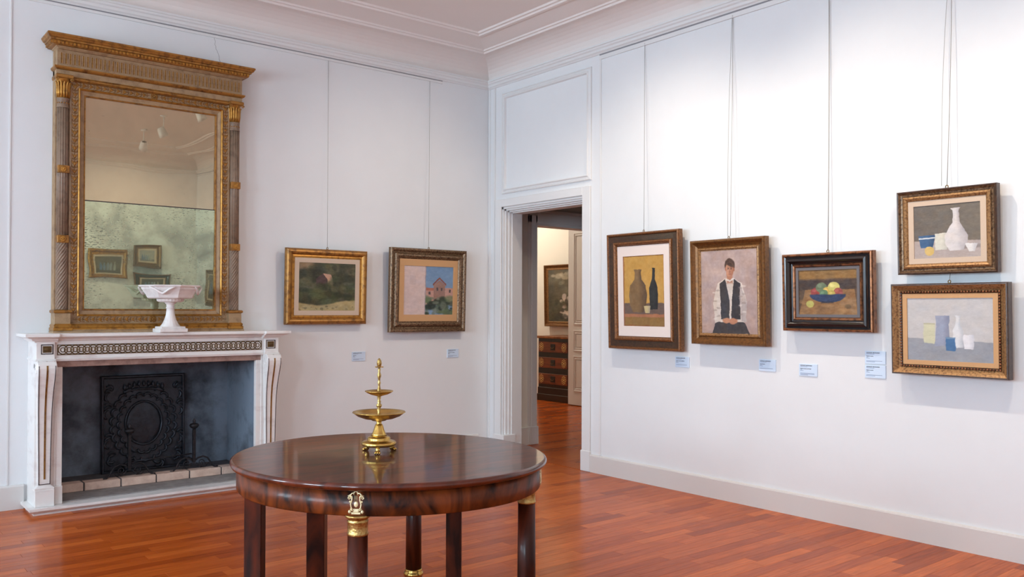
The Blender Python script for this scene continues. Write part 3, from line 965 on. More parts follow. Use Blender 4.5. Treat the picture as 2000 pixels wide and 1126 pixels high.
def painting(label, wall, u, zb, w, h, style, slip, slipmat, fn, tilt=1.6, group=None, so=0.045, depth_scale=1.0, hook=True, at=None, rot=None):
    """wall 'A' (back) or 'B' (right); u = centre along the wall"""
    if at is None:
        loc = (u, -0.001, zb) if wall == 'A' else (-0.001, u, zb)
        rz = 0 if wall == 'A' else -math.pi / 2
    else:
        loc, rz = at, rot
    t = thing('framed_painting', label, 'painting', loc, (math.radians(tilt), 0, rz), group)
    pv = t
    if so:
        MB().box(-w / 2 + 0.035, w / 2 - 0.035, -so, 0.0, 0.03, h - 0.03).build('backing_box', WOODF, t, world=False)
    for nm, mt, pr in FRAMES[style]['bands']:
        if nm == 'inner_moulding':
            pr = [(i, max(d, 0.027)) for i, d in pr]
        MB().frame(w, h, [(i, d + so) for i, d in pr]).build(nm, mt, t, world=False)
    fwid = FRAMES[style]['bands'][-1][2][-1][0]
    MB().box(-w / 2 + 0.01, w / 2 - 0.01, -0.008 - so, -so + 0.001, 0.01, h - 0.01).build('backing_board', WOODF, t, world=False)
    sl = slip if isinstance(slip, tuple) else (slip, slip)
    iw, ih = w - 2 * fwid, h - 2 * fwid
    if sl[0] > 0:
        s_ = MB()
        x0, x1, z0, z1 = -iw / 2 - 0.004, iw / 2 + 0.004, fwid - 0.004, h - fwid + 0.004
        a, b = iw / 2 - sl[0], sl[1]
        s_.box(x0, -a, -0.031 - so, -0.020 - so, z0, z1).box(a, x1, -0.031 - so, -0.020 - so, z0, z1)
        s_.box(-a, a, -0.031 - so, -0.020 - so, z0, fwid + b).box(-a, a, -0.031 - so, -0.020 - so, h - fwid - b, z1)
        s_.build('slip', slipmat, t, world=False)
    cw, ch = iw - 2 * sl[0] + 0.004, ih - 2 * sl[1] + 0.004
    fn(cw, ch).build(t, 0.0255 + so, fwid + sl[1] - 0.002)
    if hook:
        MB().tube([(0.006 * math.cos(a) * 1.2, -0.012 - so, h + 0.008 + 0.009 * math.sin(a)) for a in np.linspace(0, 6.283, 11)[:-1]], 0.0026, 5, True).box(-0.006, 0.006, -0.016 - so, -0.006 - so, h - 0.004, h + 0.003).build('hanging_ring', HOOK, t, world=False)
    return t

PG = 'paintings hung from wires'
pA1 = painting('gilt framed landscape with dark trees and a small house, beside the fireplace', 'A', -1.759, 1.223, 0.747, 0.621, 'gold', 0.034, LINEN, p_landscape)
pA2 = painting('painting of a pink wall and rooftops under blue sky in worn silvery frame', 'A', -0.746, 1.147, 0.824, 0.747, 'worn', (0.045, 0.056), LINENT, p_town)
pB1 = painting('tall ochre still life with white mat in wide dark brown frame', 'B', -2.045, 1.045, 0.728, 0.907, 'flat', (0.052, 0.075), MATW, p_ochre)
pB2 = painting('portrait of a seated person in white shirt and dark waistcoat', 'B', -2.823, 1.109, 0.622, 0.743, 'umber', 0, MATW, p_portrait)
pB3 = painting('dark still life of fruit in a blue bowl in glossy black frame', 'B', -3.563, 1.219, 0.612, 0.499, 'black', 0.014, MATG, p_fruit)
pB4 = painting('still life with white vase on grey ground, hung above a paler still life', 'B', -4.288, 1.564, 0.542, 0.482, 'pale', 0.026, LINEN, p_white_vase, 2.0)
pB5 = painting('pale grey still life with blue box in beaded frame, lower of two', 'B', -4.300, 0.984, 0.632, 0.525, 'beaded', 0.022, LINENT, p_pale)
# bead row round the sight edge of the lowest painting
bd = MB()
PW5, PH5 = 0.632, 0.525
wI, hI = PW5 - 2 * 0.049, PH5 - 2 * 0.049
nx, nz = 34, 27
for i in range(nx):
    x = -wI / 2 + wI * i / (nx - 1)
    for z in (0.049, PH5 - 0.049):
        bd.ell((x, -0.082, z), (0.006, 0.004, 0.006), 6, 4)
for i in range(1, nz - 1):
    z = 0.049 + hI * i / (nz - 1)
    for x in (-wI / 2, wI / 2):
        bd.ell((x, -0.082, z), (0.006, 0.004, 0.006), 6, 4)
o = bd.build('bead_row', COPPER, pB5, world=False)
o['kind'] = 'stuff'
# next room and the wall behind the camera
painting('gilt framed stormy painting above the chest of drawers in the far room', 'B', 0, 0, 1.25, 0.955, 'umber', 0, LINEN, p_storm, 1.2, at=(3.999, 2.90, 1.09), rot=-math.pi / 2, hook=False)
for (at, rz, w, h, st, sd, bg, lb) in [((-1.43, RY0 + 0.001, 1.48), math.pi, 0.6, 0.46, 'gold', 31, (110, 100, 84), 'small still life on the far wall, opposite the mirror, beside a stacked pair'),
                                     ((-0.82, RY0 + 0.001, 1.69), math.pi, 0.42, 0.34, 'umber', 32, (176, 172, 166), 'pale bottle still life, upper of a stacked pair opposite the mirror'),
                                     ((-0.74, RY0 + 0.001, 1.16), math.pi, 0.6, 0.47, 'black', 33, (84, 74, 62), 'dark bottle still life, lower of a stacked pair opposite the mirror'),
                                     ((-0.001, -7.2, 1.08), -math.pi / 2, 0.62, 0.62, 'worn', 34, (120, 112, 96), 'large olive still life at the far end of the right wall')]:
    painting(lb, 'A', 0, 0, w, h, st, 0.02, LINEN, lambda a, b, sd=sd, bg=bg: p_mid(a, b, sd, bg), 1.2, at=at, rot=rz, hook=False)

# wires from the rail to each painting
def wire(label, top, pt, mid=(0, 0), r=0.0017, dx=0.0):
    """from the rail down to the ring of painting pt"""
    bpy.context.view_layer.update()
    hk = [c for c in pt.children if c.name.startswith('hanging_ring')][0]
    zt = max(v.co.z for v in hk.data.vertices)
    yt = hk.data.vertices[0].co.y
    e = pt.matrix_world @ Vector((dx, yt, zt - 0.002))
    a = Vector(top)
    pts = []
    for k in range(7):
        t = k / 6
        p = a.lerp(e, t)
        b = math.sin(math.pi * t)
        pts.append((p.x + b * mid[0], p.y + b * mid[1], p.z))
    o = MB().tube(pts, r, 5).build('picture_wire', WIRE)
    return tag(o, label, 'wire', 'picture hanging wires')
wire('hanging wire above the dark landscape beside the fireplace', (-1.723, -0.008, 3.445), pA1)
wire('hanging wire above the painting of rooftops and blue sky', (-0.693, -0.008, 3.445), pA2)
wire('hanging wire above the tall ochre still life', (-0.011, -1.988, 3.44), pB1)
wire('left strand of the doubled wire above the seated portrait', (-0.011, -2.801, 3.44), pB2, (0, 0.012), 0.0014, -0.012)
wire('right strand of the doubled wire above the seated portrait', (-0.011, -2.805, 3.44), pB2, (0, -0.004), 0.0014, 0.010)
wire('hanging wire above the black framed fruit still life', (-0.011, -3.537, 3.44), pB3, (0.006, 0), 0.0026)
wire('hanging wire above the white vase painting', (-0.011, -4.290, 3.44), pB4, (0, -0.006))
wire('second slack wire curving beside the white vase painting wire', (-0.011, -4.284, 3.44), pB4, (0, 0.016), 0.0012, -0.03)
wire('short wire between the white vase painting and the paler one below', (-0.04, -4.295, 1.60), pB5)

# exhibition labels
def text_mesh(s, size, bold=False):
    cu = bpy.data.curves.new('t', 'FONT')
    cu.body = s
    cu.size = size
    cu.offset = 0.0003 if bold else 0
    cu.resolution_u = 2
    ob = bpy.data.objects.new('t', cu)
    COL.objects.link(ob)
    dg = bpy.context.evaluated_depsgraph_get()
    dg.update()
    me = bpy.data.meshes.new_from_object(ob.evaluated_get(dg))
    bpy.data.objects.remove(ob)
    me.materials.clear()
    return me
NAME_ME = text_mesh('GIORGIO MORANDI', 0.0092, True)
def card(label, wall, u, z0, title, lines=1):
    loc = (u, 0, z0) if wall == 'A' else (0, u, z0)
    t = thing('wall_label', label, 'label', loc, (0, 0, 0 if wall == 'A' else -math.pi / 2), 'exhibition labels beside the paintings')
    W, H, T = 0.130, 0.079, 0.007
    MB().box(-W / 2, W / 2, -T, 0, 0, H, 0.001).build('card', CARD, t, world=False)
    rows = [(NAME_ME, 0.0655, 'name_line')] + [(text_mesh(title, 0.0078, True), 0.0455, 'title_line')]
    for me, z, nm in rows:
        if not me.materials:
            me.materials.append(INK)
        o = bpy.data.objects.new(nm, me)
        COL.objects.link(o)
        o.parent = t
        o.location = (-W / 2 + 0.009, -T - 0.0004, z)
        o.rotation_euler = (math.pi / 2, 0, 0)
    s_ = MB()
    for (x, z, l) in [(0, 0.0595, 0.05), (0, 0.0395, 0.012), (0, 0.0335, 0.022)] + [(0, 0.0175 - 0.0055 * k, 0.1 if k < lines - 1 or lines == 1 else 0.055) for k in range(lines)]:
        s_.box(-W / 2 + 0.009 + x, -W / 2 + 0.009 + x + l, -T - 0.0004, -T, z, z + 0.0022)
    s_.build('small_print', INKS, t, world=False)
card('small label under the right corner of the dark landscape', 'A', -1.418, 0.902, 'Paesaggio', 2)
card('small label under the right corner of the rooftops painting', 'A', -0.418, 0.900, 'Cortile di via Fondazza', 2)
card('small label under the right corner of the tall ochre still life', 'B', -2.356, 0.922, 'Natura morta metafisica', 1)
card('small label under the right corner of the seated portrait', 'B', -3.082, 0.936, 'Autoritratto', 1)
card('small label below the black framed fruit still life', 'B', -3.387, 0.922, 'Natura morta con frutta', 3)
card('upper of two stacked labels left of the pale still life', 'B', -3.836, 1.024, 'Natura morta', 2)
card('lower of two stacked labels left of the pale still life', 'B', -3.836, 0.938, 'Natura morta', 2)
#=====FIREPLACE=====
# ------------------------------------------------------------------ marble fireplace
FC = -3.12
fp = thing('fireplace', 'white marble fireplace with scrolled pilasters and brass fretwork frieze', 'fireplace', (FC, -0.14, 0))
# plinth slab with moulded edge
def slab(x0, x1, yf, levels):
    return [[(x0 + i, 0.0, z), (x0 + i, yf + i, z), (x1 - i, yf + i, z), (x1 - i, 0.0, z)] for z, i in levels]
MB().loft(slab(-4.005, -2.235, -0.325, [(0, 0.03), (0.012, 0.028), (0.02, 0.012), (0.032, 0.0), (0.048, 0.0)])).build('plinth_slab', MARBLE, fp)
def mir(x):
    return 2 * FC - x
def both(fn):
    for s_ in (1, -1):
        fn(lambda x: x if s_ == 1 else mir(x), s_)
def side(X, s_):
    MB().box(X(-3.965), X(-3.838), -0.235, 0.0, 0.045, 1.0, 0.003).build('jamb', MARBLE, fp)
    MB().box(X(-3.968), X(-3.850), -0.285, -0.2, 0.047, 0.160, 0.004).loft([[(X(a), b, z) for a, b in ((-3.966 + i, -0.2), (-3.966 + i, -0.283 + i), (-3.852 - i, -0.283 + i), (-3.852 - i, -0.2))] for z, i in ((0.160, 0.0), (0.170, 0.0), (0.182, 0.016))]).build('foot_block', MARBLE, fp)
    MB().box(X(-3.842), X(-3.795), -0.245, -0.19, 0.047, 0.168, 0.003).build('foot_block', MARBLE, fp)
    MB().box(X(-3.840), X(-3.797), -0.232, -0.195, 0.168, 0.956, 0.002).box(X(-3.846), X(-3.836), -0.238, 0.0, 0.17, 1.0, 0.002).build('inner_jamb', MARBLE, fp)
    # scrolled console pilaster
    zs = [0.18, 0.3, 0.45, 0.58, 0.68, 0.76, 0.83, 0.88, 0.92, 0.955, 0.98, 0.996, 1.003]
    yf = [-0.262, -0.262, -0.263, -0.266, -0.272, -0.284, -0.302, -0.318, -0.329, -0.333, -0.328, -0.314, -0.296]
    hw = [0.042, 0.043, 0.045, 0.047, 0.049, 0.051, 0.054, 0.056, 0.057, 0.058, 0.058, 0.057, 0.056]
    cx = X(-3.907)
    rings = [[(cx - h, -0.21, z), (cx - h, y + 0.004, z), (cx - h + 0.004, y, z), (cx + h - 0.004, y, z), (cx + h, y + 0.004, z), (cx + h, -0.21, z)] for z, y, h in zip(zs, yf, hw)]
    pil = MB().loft(rings).build('console_pilaster', MARBLE, fp)
    def strip(x_of, wid, a, b, lift=0.0025):
        s2 = MB()
        zz = [z for z in np.linspace(a, b, 26)]
        rg = []
        for z in zz:
            y = np.interp(z, zs, yf); h = np.interp(z, zs, hw)
            xc = cx + x_of(h)
            rg.append([(xc - wid / 2, y + 0.004, z), (xc - wid / 2, y - lift, z), (xc + wid / 2, y - lift, z), (xc + wid / 2, y + 0.004, z)])
        return s2.loft(rg)
    strip(lambda h: -h + 0.009, 0.0045, 0.19, 1.0).build('inlay_line', INLAY, pil)
    strip(lambda h: h - 0.009, 0.0045, 0.19, 1.0).build('inlay_line', INLAY, pil)
    MB().box(cx - 0.034, cx + 0.034, -0.2645, -0.258, 0.190, 0.1945).build('inlay_line', INLAY, pil)
    strip(lambda h: 0.0, 0.011, 0.225, 1.0).build('brass_strip', BRASSM, pil)
    # scroll at the side of the console
    sp = [(cx - 0.0, -0.285 + 0.036 * (1 - k / 20) * math.cos(k * 0.62), 0.945 + 0.036 * (1 - k / 20) * math.sin(k * 0.62)) for k in range(19)]
    for sx in (-1, 1):
        MB().tube([(cx + sx * 0.057, y, z) for _, y, z in sp], 0.004, 5).build('scroll', MARBLE, pil)
    # frieze end block with brass plaque
    eb = MB().box(X(-3.963), X(-3.853), -0.272, 0.0, 1.012, 1.130, 0.002).loft([[(X(a), b, z) for a, b in ((-3.963 - i, 0.0), (-3.963 - i, -0.272 - i), (-3.853 + i, -0.272 - i), (-3.853 + i, 0.0))] for z, i in ((0.998, 0.006), (1.008, 0.008), (1.014, 0.0))]).build('frieze_block', MARBLE, fp)
    q = X(-3.899)
    o = MB().frame(0.074, 0.066, [(0, 0), (0, 0.003), (0.005, 0.003), (0.006, 0.0)]).build('plaque_border', INLAY, eb, world=False)
    wl = WLOC[eb.name]
    o.location = (q - wl[0], -0.272 - wl[1], 1.044 - wl[2])
    MB().box(q - 0.026, q + 0.026, -0.2755, -0.27, 1.055, 1.099, 0.001).build('brass_plaque', BRASSD, eb)
    MB().ell((q, -0.276, 1.077), (0.017, 0.003, 0.012), 12, 6).build('plaque_boss', BRASSD, eb)
both(side)
MB().box(-3.845, mir(-3.845), -0.232, -0.195, 0.955, 1.0, 0.002).build('inner_lintel', MARBLEP, fp)
fz = MB().box(-3.853, mir(-3.853), -0.250, 0.0, 1.0, 1.130, 0.001).loft([[(a, b, z) for a, b in ((-3.853, 0.0), (-3.853, -0.25 - i), (mir(-3.853), -0.25 - i), (mir(-3.853), 0.0))] for z, i in ((0.996, 0.004), (1.010, 0.010), (1.018, 0.0))]).build('frieze', MARBLE, fp)
o = MB().frame(1.43, 0.070, [(0, 0), (0, 0.004), (0.0045, 0.004), (0.0055, 0.0)]).build('fret_border', BRASSD, fz, world=False)
wl = WLOC[fz.name]
o.location = (FC - wl[0], -0.250 - wl[1], 1.036 - wl[2])
ring = MB()
ring.tube([(0.0285 * math.cos(a), 0, 0.0285 * math.sin(a)) for a in np.linspace(0, 2 * math.pi, 21)[:-1]], 0.0036, 5, True)
ring.tube([(0.0145 * math.cos(a), 0, 0.0145 * math.sin(a)) for a in np.linspace(0, 2 * math.pi, 15)[:-1]], 0.0032, 5, True)
r_ = ring.build('fret_ring', BRASSD, fz, world=False)
NR = 37
for k in range(NR):
    x = -3.80 + (mir(-3.80) + 3.80) * k / (NR - 1)
    lc = (x - wl[0], -0.2515 - wl[1], 1.071 - wl[2])
    if k == 0:
        r_.location = lc
    else:
        inst(r_, fz, lc)
# breakfront mantel shelf
def shelf(i, z):
    X0, X1 = -4.037 + i, mir(-4.037) - i
    e = 0.20 - i
    yf, ys2 = -0.338 + i, -0.312 + i
    return [(X0, 0.0, z), (X0, yf, z), (X0 + e, yf, z), (X0 + e + 0.006, ys2, z), (X1 - e - 0.006, ys2, z), (X1 - e, yf, z), (X1, yf, z), (X1, 0.0, z)]
MB().loft([shelf(i, z) for i, z in ((0.066, 1.122), (0.062, 1.130), (0.048, 1.134), (0.040, 1.146), (0.022, 1.150), (0.010, 1.158), (0.0, 1.160), (0.0, 1.176), (0.003, 1.18))]).build('mantel_shelf', MARBLE, fp)
# firebox
MB().box(-3.80, -2.43, -0.21, 0.055, 0.02, 0.056).build('front_hearth', SLATE, fp)
MB().box(-3.82, -2.42, 0.055, 0.42, 0.0, 0.112).build('hearth_floor', HEARTH, fp)
m = MB().box(-3.85, -3.803, -0.198, 0.42, 0.0, 1.05).box(-2.437, -2.39, -0.198, 0.42, 0.0, 1.05).box(-3.85, -2.39, 0.36, 0.42, 0.0, 1.05).box(-3.85, -2.39, -0.198, 0.42, 1.0, 1.05)
m.build('firebox_lining', SOOT, fp)
bx = [-3.805, -3.594, -3.344, -3.094, -2.847, -2.600, -2.435]
MB().box(-3.80, -2.44, 0.058, 0.075, 0.05, 0.110).build('mortar_bed', MORT, fp)
for a, b in zip(bx[:-1], bx[1:]):
    MB().box(a + 0.005, b - 0.005, 0.046 + random.uniform(-0.002, 0.002), 0.15, 0.057, 0.1135 + random.uniform(-0.001, 0.002), 0.003).build('brick', BRICK, fp)

# cast-iron fireback
fb = thing('fireback', 'cast iron fireback with crowned oval wreath in relief, standing inside the fireplace', 'fireback', (-3.108, 0.308, 0.112), (math.radians(-2.5), 0, 0))
W, H = 0.62, 0.728
MB().box(-W / 2, W / 2, 0.0, 0.02, 0, H, 0.004).build('plate', CASTI, fb, world=False)
MB().frame(W, H, [(0, -0.002), (0, 0.012), (0.006, 0.018), (0.016, 0.018), (0.022, 0.004), (0.024, 0.0)]).build('border', CASTI, fb, world=False)
def arc(cx, cz, rx, rz, a0, a1, n=22, y=-0.006):
    return [(cx + rx * math.cos(a), y, cz + rz * math.sin(a)) for a in np.linspace(a0, a1, n)]
MB().tube(arc(0, 0.36, 0.135, 0.165, 0, 2 * math.pi, 33)[:-1], 0.009, 6, True).ell((0, 0, 0.36), (0.128, 0.008, 0.158), 20, 6).build('oval_medallion', CASTI, fb, world=False)
def crescent(g, cx, cz, r, a0, da, w, y=-0.006):
    n = 9
    pts, rad = [], []
    for q in range(n):
        t = q / (n - 1)
        rr_ = r * (1 - 0.45 * t)
        a = a0 + da * t
        pts.append((cx + rr_ * math.cos(a), y - 0.004 * math.sin(math.pi * t), cz + rr_ * math.sin(a)))
        rad.append(w * (0.35 + 0.65 * math.sin(math.pi * min(t * 0.8 + 0.15, 1))))
    g.tube(pts, rad, 6)
for ring_, (n_, rx_, rz_, r_2, w_) in enumerate(((22, 0.168, 0.202, 0.032, 0.010), (26, 0.216, 0.262, 0.036, 0.011))):
    wr = MB()
    for k in range(n_):
        a = 2 * math.pi * (k + 0.5 * ring_) / n_
        if abs(math.sin(a / 2 - math.pi / 4)) < 0.12 and ring_ == 1:
            continue
        sg = 1 if math.cos(a) > 0 else -1
        crescent(wr, rx_ * math.cos(a), 0.36 + rz_ * math.sin(a), r_2, a - sg * 1.2, sg * 2.9, w_)
    wr.build('wreath', CASTI, fb, world=False)
cr = MB().tube([(x, -0.010, 0.600 + 0.022 * (1 - (x / 0.15) ** 2)) for x in np.linspace(-0.15, 0.15, 15)], 0.010, 6)
for k in range(9):
    x = -0.14 + 0.035 * k
    hh = 0.636 + 0.024 * (1 - (x / 0.14) ** 2)
    cr.ell((x, -0.012, hh), (0.013, 0.010, 0.016 if k % 2 else 0.022), 7, 5)
    cr.ell((x, -0.014, hh + 0.020), (0.007, 0.007, 0.007), 6, 4)
cr.build('crown', CASTI, fb, world=False)
for sx in (-1, 1):
    for (cx, cz, n_, a0) in [(0.262, 0.60, 5, 0.4), (0.272, 0.47, 4, 0.0), (0.268, 0.25, 4, -0.3), (0.245, 0.12, 5, -0.8), (0.12, 0.075, 4, -1.6)]:
        lf = MB()
        for q in range(n_):
            b = a0 + (q - n_ / 2) * 0.75
            crescent(lf, sx * cx * 0.97 + 0.012 * math.cos(b), cz + 0.028 * math.sin(b), 0.036, b if sx > 0 else math.pi - b, sx * 2.4, 0.009)
        lf.build('leaf_scroll', CASTI, fb, world=False)

# andirons
def andiron(x, label):
    t = thing('andiron', label, 'andiron', (x, 0.10, 0.112), group='pair of andirons')
    MB().box(-0.011, 0.011, -0.011, 0.011, 0.05, 0.305, 0.002).build('post', IRON, t, world=False)
    MB().lathe([(0.006, 0.30), (0.014, 0.306), (0.012, 0.314), (0.026, 0.320), (0.036, 0.333), (0.036, 0.342), (0.026, 0.353), (0.012, 0.356), (0.009, 0.362), (0.013, 0.368), (0.011, 0.378), (0.004, 0.388), (0.001, 0.392)], 16).build('finial', IRON, t, world=False)
    for sx in (-1, 1):
        MB().tube([(0, 0, 0.06), (sx * 0.03, 0, 0.085), (sx * 0.07, 0, 0.095), (sx * 0.105, 0, 0.08), (sx * 0.125, 0, 0.05), (sx * 0.14, -0.004, 0.02), (sx * 0.16, -0.008, 0.006), (sx * 0.182, -0.01, 0.004)], [0.007] * 6 + [0.006, 0.008], 6).build('leg', IRON, t, world=False)
        sp = [(sx * (0.055 + 0.034 * (1 - k / 20) * math.cos(0.6 * k + 3.1)), 0, 0.048 + 0.034 * (1 - k / 20) * math.sin(0.6 * k + 3.1)) for k in range(19)]
        MB().tube(sp, 0.0045, 5).tube([(sx * 0.02, 0, 0.05), (sx * 0.05, 0, 0.012), (sx * 0.09, 0, 0.014), (sx * 0.115, 0, 0.04)], 0.0045, 5).build('scroll', IRON, t, world=False)
    MB().tube([(0, 0.0, 0.07), (0, 0.12, 0.075), (0, 0.175, 0.06), (0, 0.18, 0.004)], 0.008, 6).build('log_bar', IRON, t, world=False)
    return t
andiron(-3.273, 'wrought iron andiron standing in front of the fireback medallion')
andiron(-2.797, 'wrought iron andiron standing beside the fireback edge')
o = MB().tube([(-3.25, 0.115, 0.218), (-2.81, 0.115, 0.232)], 0.005, 6).build('cross_bar', IRON)
tag(o, 'thin iron bar resting across the two andirons', 'iron bar')

# ------------------------------------------------------------------ overmantel mirror
mr = thing('overmantel_mirror', 'tall neoclassical gilt mirror with foxed glass standing on the mantelpiece', 'mirror', (-3.165, -0.08, 1.18))
ZB = 1.18
XL, XR = -3.826, -2.518
MB().box(XL, XR, -0.05, -0.002, ZB, 3.11).build('backboard', GREIGE, mr)
# base moulding and pedestals
def pl(x0, x1, yf, lv):
    return [[(x0 + i, -0.01, z), (x0 + i, yf + i, z), (x1 - i, yf + i, z), (x1 - i, -0.01, z)] for z, i in lv]
MB().loft(pl(XL - 0.014, XR + 0.014, -0.148, [(ZB, 0), (ZB + 0.012, 0.0), (ZB + 0.014, 0.006), (ZB + 0.022, 0.004)])).build('base_plinth', GREIGE, mr)
MB().loft(pl(XL + 0.06, XR - 0.06, -0.140, [(ZB + 0.018, 0.0), (ZB + 0.030, 0.0), (ZB + 0.034, 0.008), (ZB + 0.050, 0.004), (ZB + 0.060, 0.018)])).build('base_moulding', GOLDB, mr)
PXL, PXR = (-3.829, -3.730), (-2.620, -2.521)
for (a, b) in (PXL, PXR):
    pd = MB().box(a, b, -0.135, -0.03, ZB + 0.05, 1.318, 0.002).build('pedestal', GREIGE, mr)
    MB().loft(pl(a - 0.010, b + 0.010, -0.152, [(ZB + 0.016, 0.0), (ZB + 0.034, 0.0), (ZB + 0.038, 0.006), (ZB + 0.052, 0.003), (ZB + 0.062, 0.012)])).build('pedestal_moulding', GOLDB, pd)
    MB().loft(pl(a - 0.008, b + 0.008, -0.146, [(1.314, 0.006), (1.320, 0.0), (1.332, 0.0), (1.337, 0.008)])).build('pedestal_cap', GOLD, pd)
    xc = (a + b) / 2
    # back strip behind the half column
    MB().box(a + 0.004, b - 0.004, -0.085, -0.03, 1.33, 2.95).build('pilaster_strip', GREIGE, mr)
    # column shaft: plain reeds above, twisted reeds below
    sh = MB()
    def reed(n, twist):
        return lambda an, r, z: 1 + 0.07 * math.cos(n * an + twist * z)
    zs = list(np.linspace(1.34, 1.80, 170))
    sh.lathe([(0.036, z) for z in zs], 72, (xc, -0.092, 0), rmod=reed(12, -220.0), cap=False)
    sh.build('twisted_shaft', PILAST, mr)
    MB().lathe([(0.036, 1.84), (0.035, 2.72)], 72, (xc, -0.092, 0), rmod=reed(14, 0)).build('reeded_shaft', PILAST, mr)
    for zr in (1.819, 2.294):
        bl = MB().box(xc - 0.036, xc + 0.036, -0.136, -0.06, zr - 0.026, zr + 0.026, 0.002).build('rosette_block', GOLD, mr)
        ro = MB().ell((xc, -0.137, zr), (0.018, 0.007, 0.021), 14, 6)
        for k in range(10):
            an = 2 * math.pi * k / 10
            ro.ell((xc + 0.013 * math.cos(an), -0.139, zr + 0.015 * math.sin(an)), (0.0055, 0.005, 0.0055), 6, 4)
        ro.ell((xc, -0.143, zr), (0.006, 0.005, 0.006), 8, 4)
        ro.build('rosette', GOLDB, bl)
    nk = MB().lathe([(0.041, 2.715), (0.041, 2.722), (0.037, 2.727), (0.037, 2.768), (0.041, 2.772), (0.041, 2.780)], 32, (xc, -0.092, 0)).build('necking', PILAST, mr)
    for k in range(7):
        an = math.pi + math.pi * (k + 0.5) / 7
        MB().ell((xc + 0.037 * math.cos(an), -0.092 + 0.037 * math.sin(an), 2.747), (0.005, 0.005, 0.005), 8, 5).build('bead', GOLD, nk)
    cp = MB().lathe([(0.036, 2.78), (0.034, 2.80), (0.033, 2.85), (0.037, 2.88), (0.046, 2.905), (0.052, 2.912)], 36, (xc, -0.092, 0)).build('capital', GOLDB, mr)
    for k in range(7):
        an = math.pi + math.pi * (k + 0.5) / 7
        MB().tube([(xc + r * math.cos(an), -0.092 + r * math.sin(an), z) for r, z in ((0.036, 2.785), (0.037, 2.82), (0.038, 2.855), (0.044, 2.885), (0.054, 2.89))], [0.006, 0.010, 0.010, 0.007, 0.003], 6).build('leaf', GOLDB, cp)
    MB().loft(pl(a - 0.004, b + 0.004, -0.150, [(2.908, 0.010), (2.916, 0.0), (2.934, 0.0), (2.938, 0.006)])).build('abacus', GOLD, cp)
    for sx in (-1, 1):
        sp = [(xc + sx * (0.046 + 0.012 * (1 - k / 14) * math.cos(0.75 * k)), -0.148, 2.900 + 0.012 * (1 - k / 14) * math.sin(0.75 * k)) for k in range(13)]
        MB().tube(sp, 0.0035, 5).build('volute', GOLD, cp)
# entablature
MB().box(XL, XR, -0.115, -0.01, 2.935, 2.985).build('architrave', GREIGE, mr)
MB().loft(pl(PXL[1] + 0.004, PXR[0] - 0.004, -0.132, [(2.905, 0.012), (2.912, 0.0), (2.922, 0.0), (2.928, 0.008), (2.934, 0.010)])).build('architrave_fillet', GOLD, mr)
MB().loft(pl(XL - 0.016, XR + 0.016, -0.140, [(2.972, 0.016), (2.978, 0.006), (2.986, 0.0), (2.994, 0.0), (2.998, 0.012)])).build('architrave_moulding', GOLD, mr)
fz2 = MB().box(XL + 0.004, XR - 0.004, -0.122, -0.01, 2.995, 3.112).build('frieze', GREIGE, mr)
fl = MB()
fl.add([(0.0085 * math.cos(a), -0.002, 0.030 + 0.0085 * math.sin(a)) for a in np.linspace(0, math.pi, 9)] + [(-0.0085, -0.002, -0.040), (0.0085, -0.002, -0.040)], [tuple(range(11))])
n0 = 11
flm = MB()
outl = [(0.0085 * math.cos(a), 0.030 + 0.0085 * math.sin(a)) for a in np.linspace(0, math.pi, 9)] + [(-0.0085, -0.040), (0.0085, -0.040)]
inn = [(x * 0.6, z * 0.94) for x, z in outl]
flm.loft([[(x, 0.003, z) for x, z in outl], [(x, -0.0045, z) for x, z in outl], [(x, -0.0045, z) for x, z in inn], [(x, -0.0005, z) for x, z in inn]])
f0 = flm.build('flute', FLUTER, fz2, world=False)
f0.data.materials.append(FLUTE)
for p_ in f0.data.polygons:
    if all(abs(f0.data.vertices[v].co.x) < 0.0056 and f0.data.vertices[v].co.y > -0.006 for v in p_.vertices) and len(p_.vertices) > 4 and f0.data.vertices[p_.vertices[0]].co.y < 0.002:
        p_.material_index = 1
wl = WLOC[fz2.name]
NF = 46
for k in range(NF):
    x = XL + 0.030 + (XR - XL - 0.060) * k / (NF - 1)
    lc = (x - wl[0], -0.1222 - wl[1], 3.052 - wl[2])
    if k == 0:
        f0.location = lc
    else:
        inst(f0, fz2, lc)
co = MB().loft(pl(XL - 0.075, XR + 0.062, -0.225, [(3.108, 0.082), (3.114, 0.074), (3.118, 0.066), (3.124, 0.062)])).build('cornice_bed', GREIGE, mr)
MB().loft(pl(XL - 0.075, XR + 0.062, -0.225, [(3.122, 0.062), (3.124, 0.040), (3.132, 0.036), (3.146, 0.034), (3.150, 0.022), (3.160, 0.020), (3.164, 0.010), (3.176, 0.004), (3.180, 0.0), (3.190, 0.0), (3.194, 0.006)])).build('cornice', GOLD, mr)
dn = MB()
x = XL - 0.034
while x < XR + 0.02:
    dn.box(x, x + 0.013, -0.199, -0.18, 3.128, 3.145)
    x += 0.0245
y = -0.18
while y < -0.03:
    dn.box(XL - 0.050, XL - 0.035, y, y + 0.013, 3.128, 3.145)
    y += 0.0245
o = dn.build('dentil_row', GOLDB, mr)
o['kind'] = 'stuff'
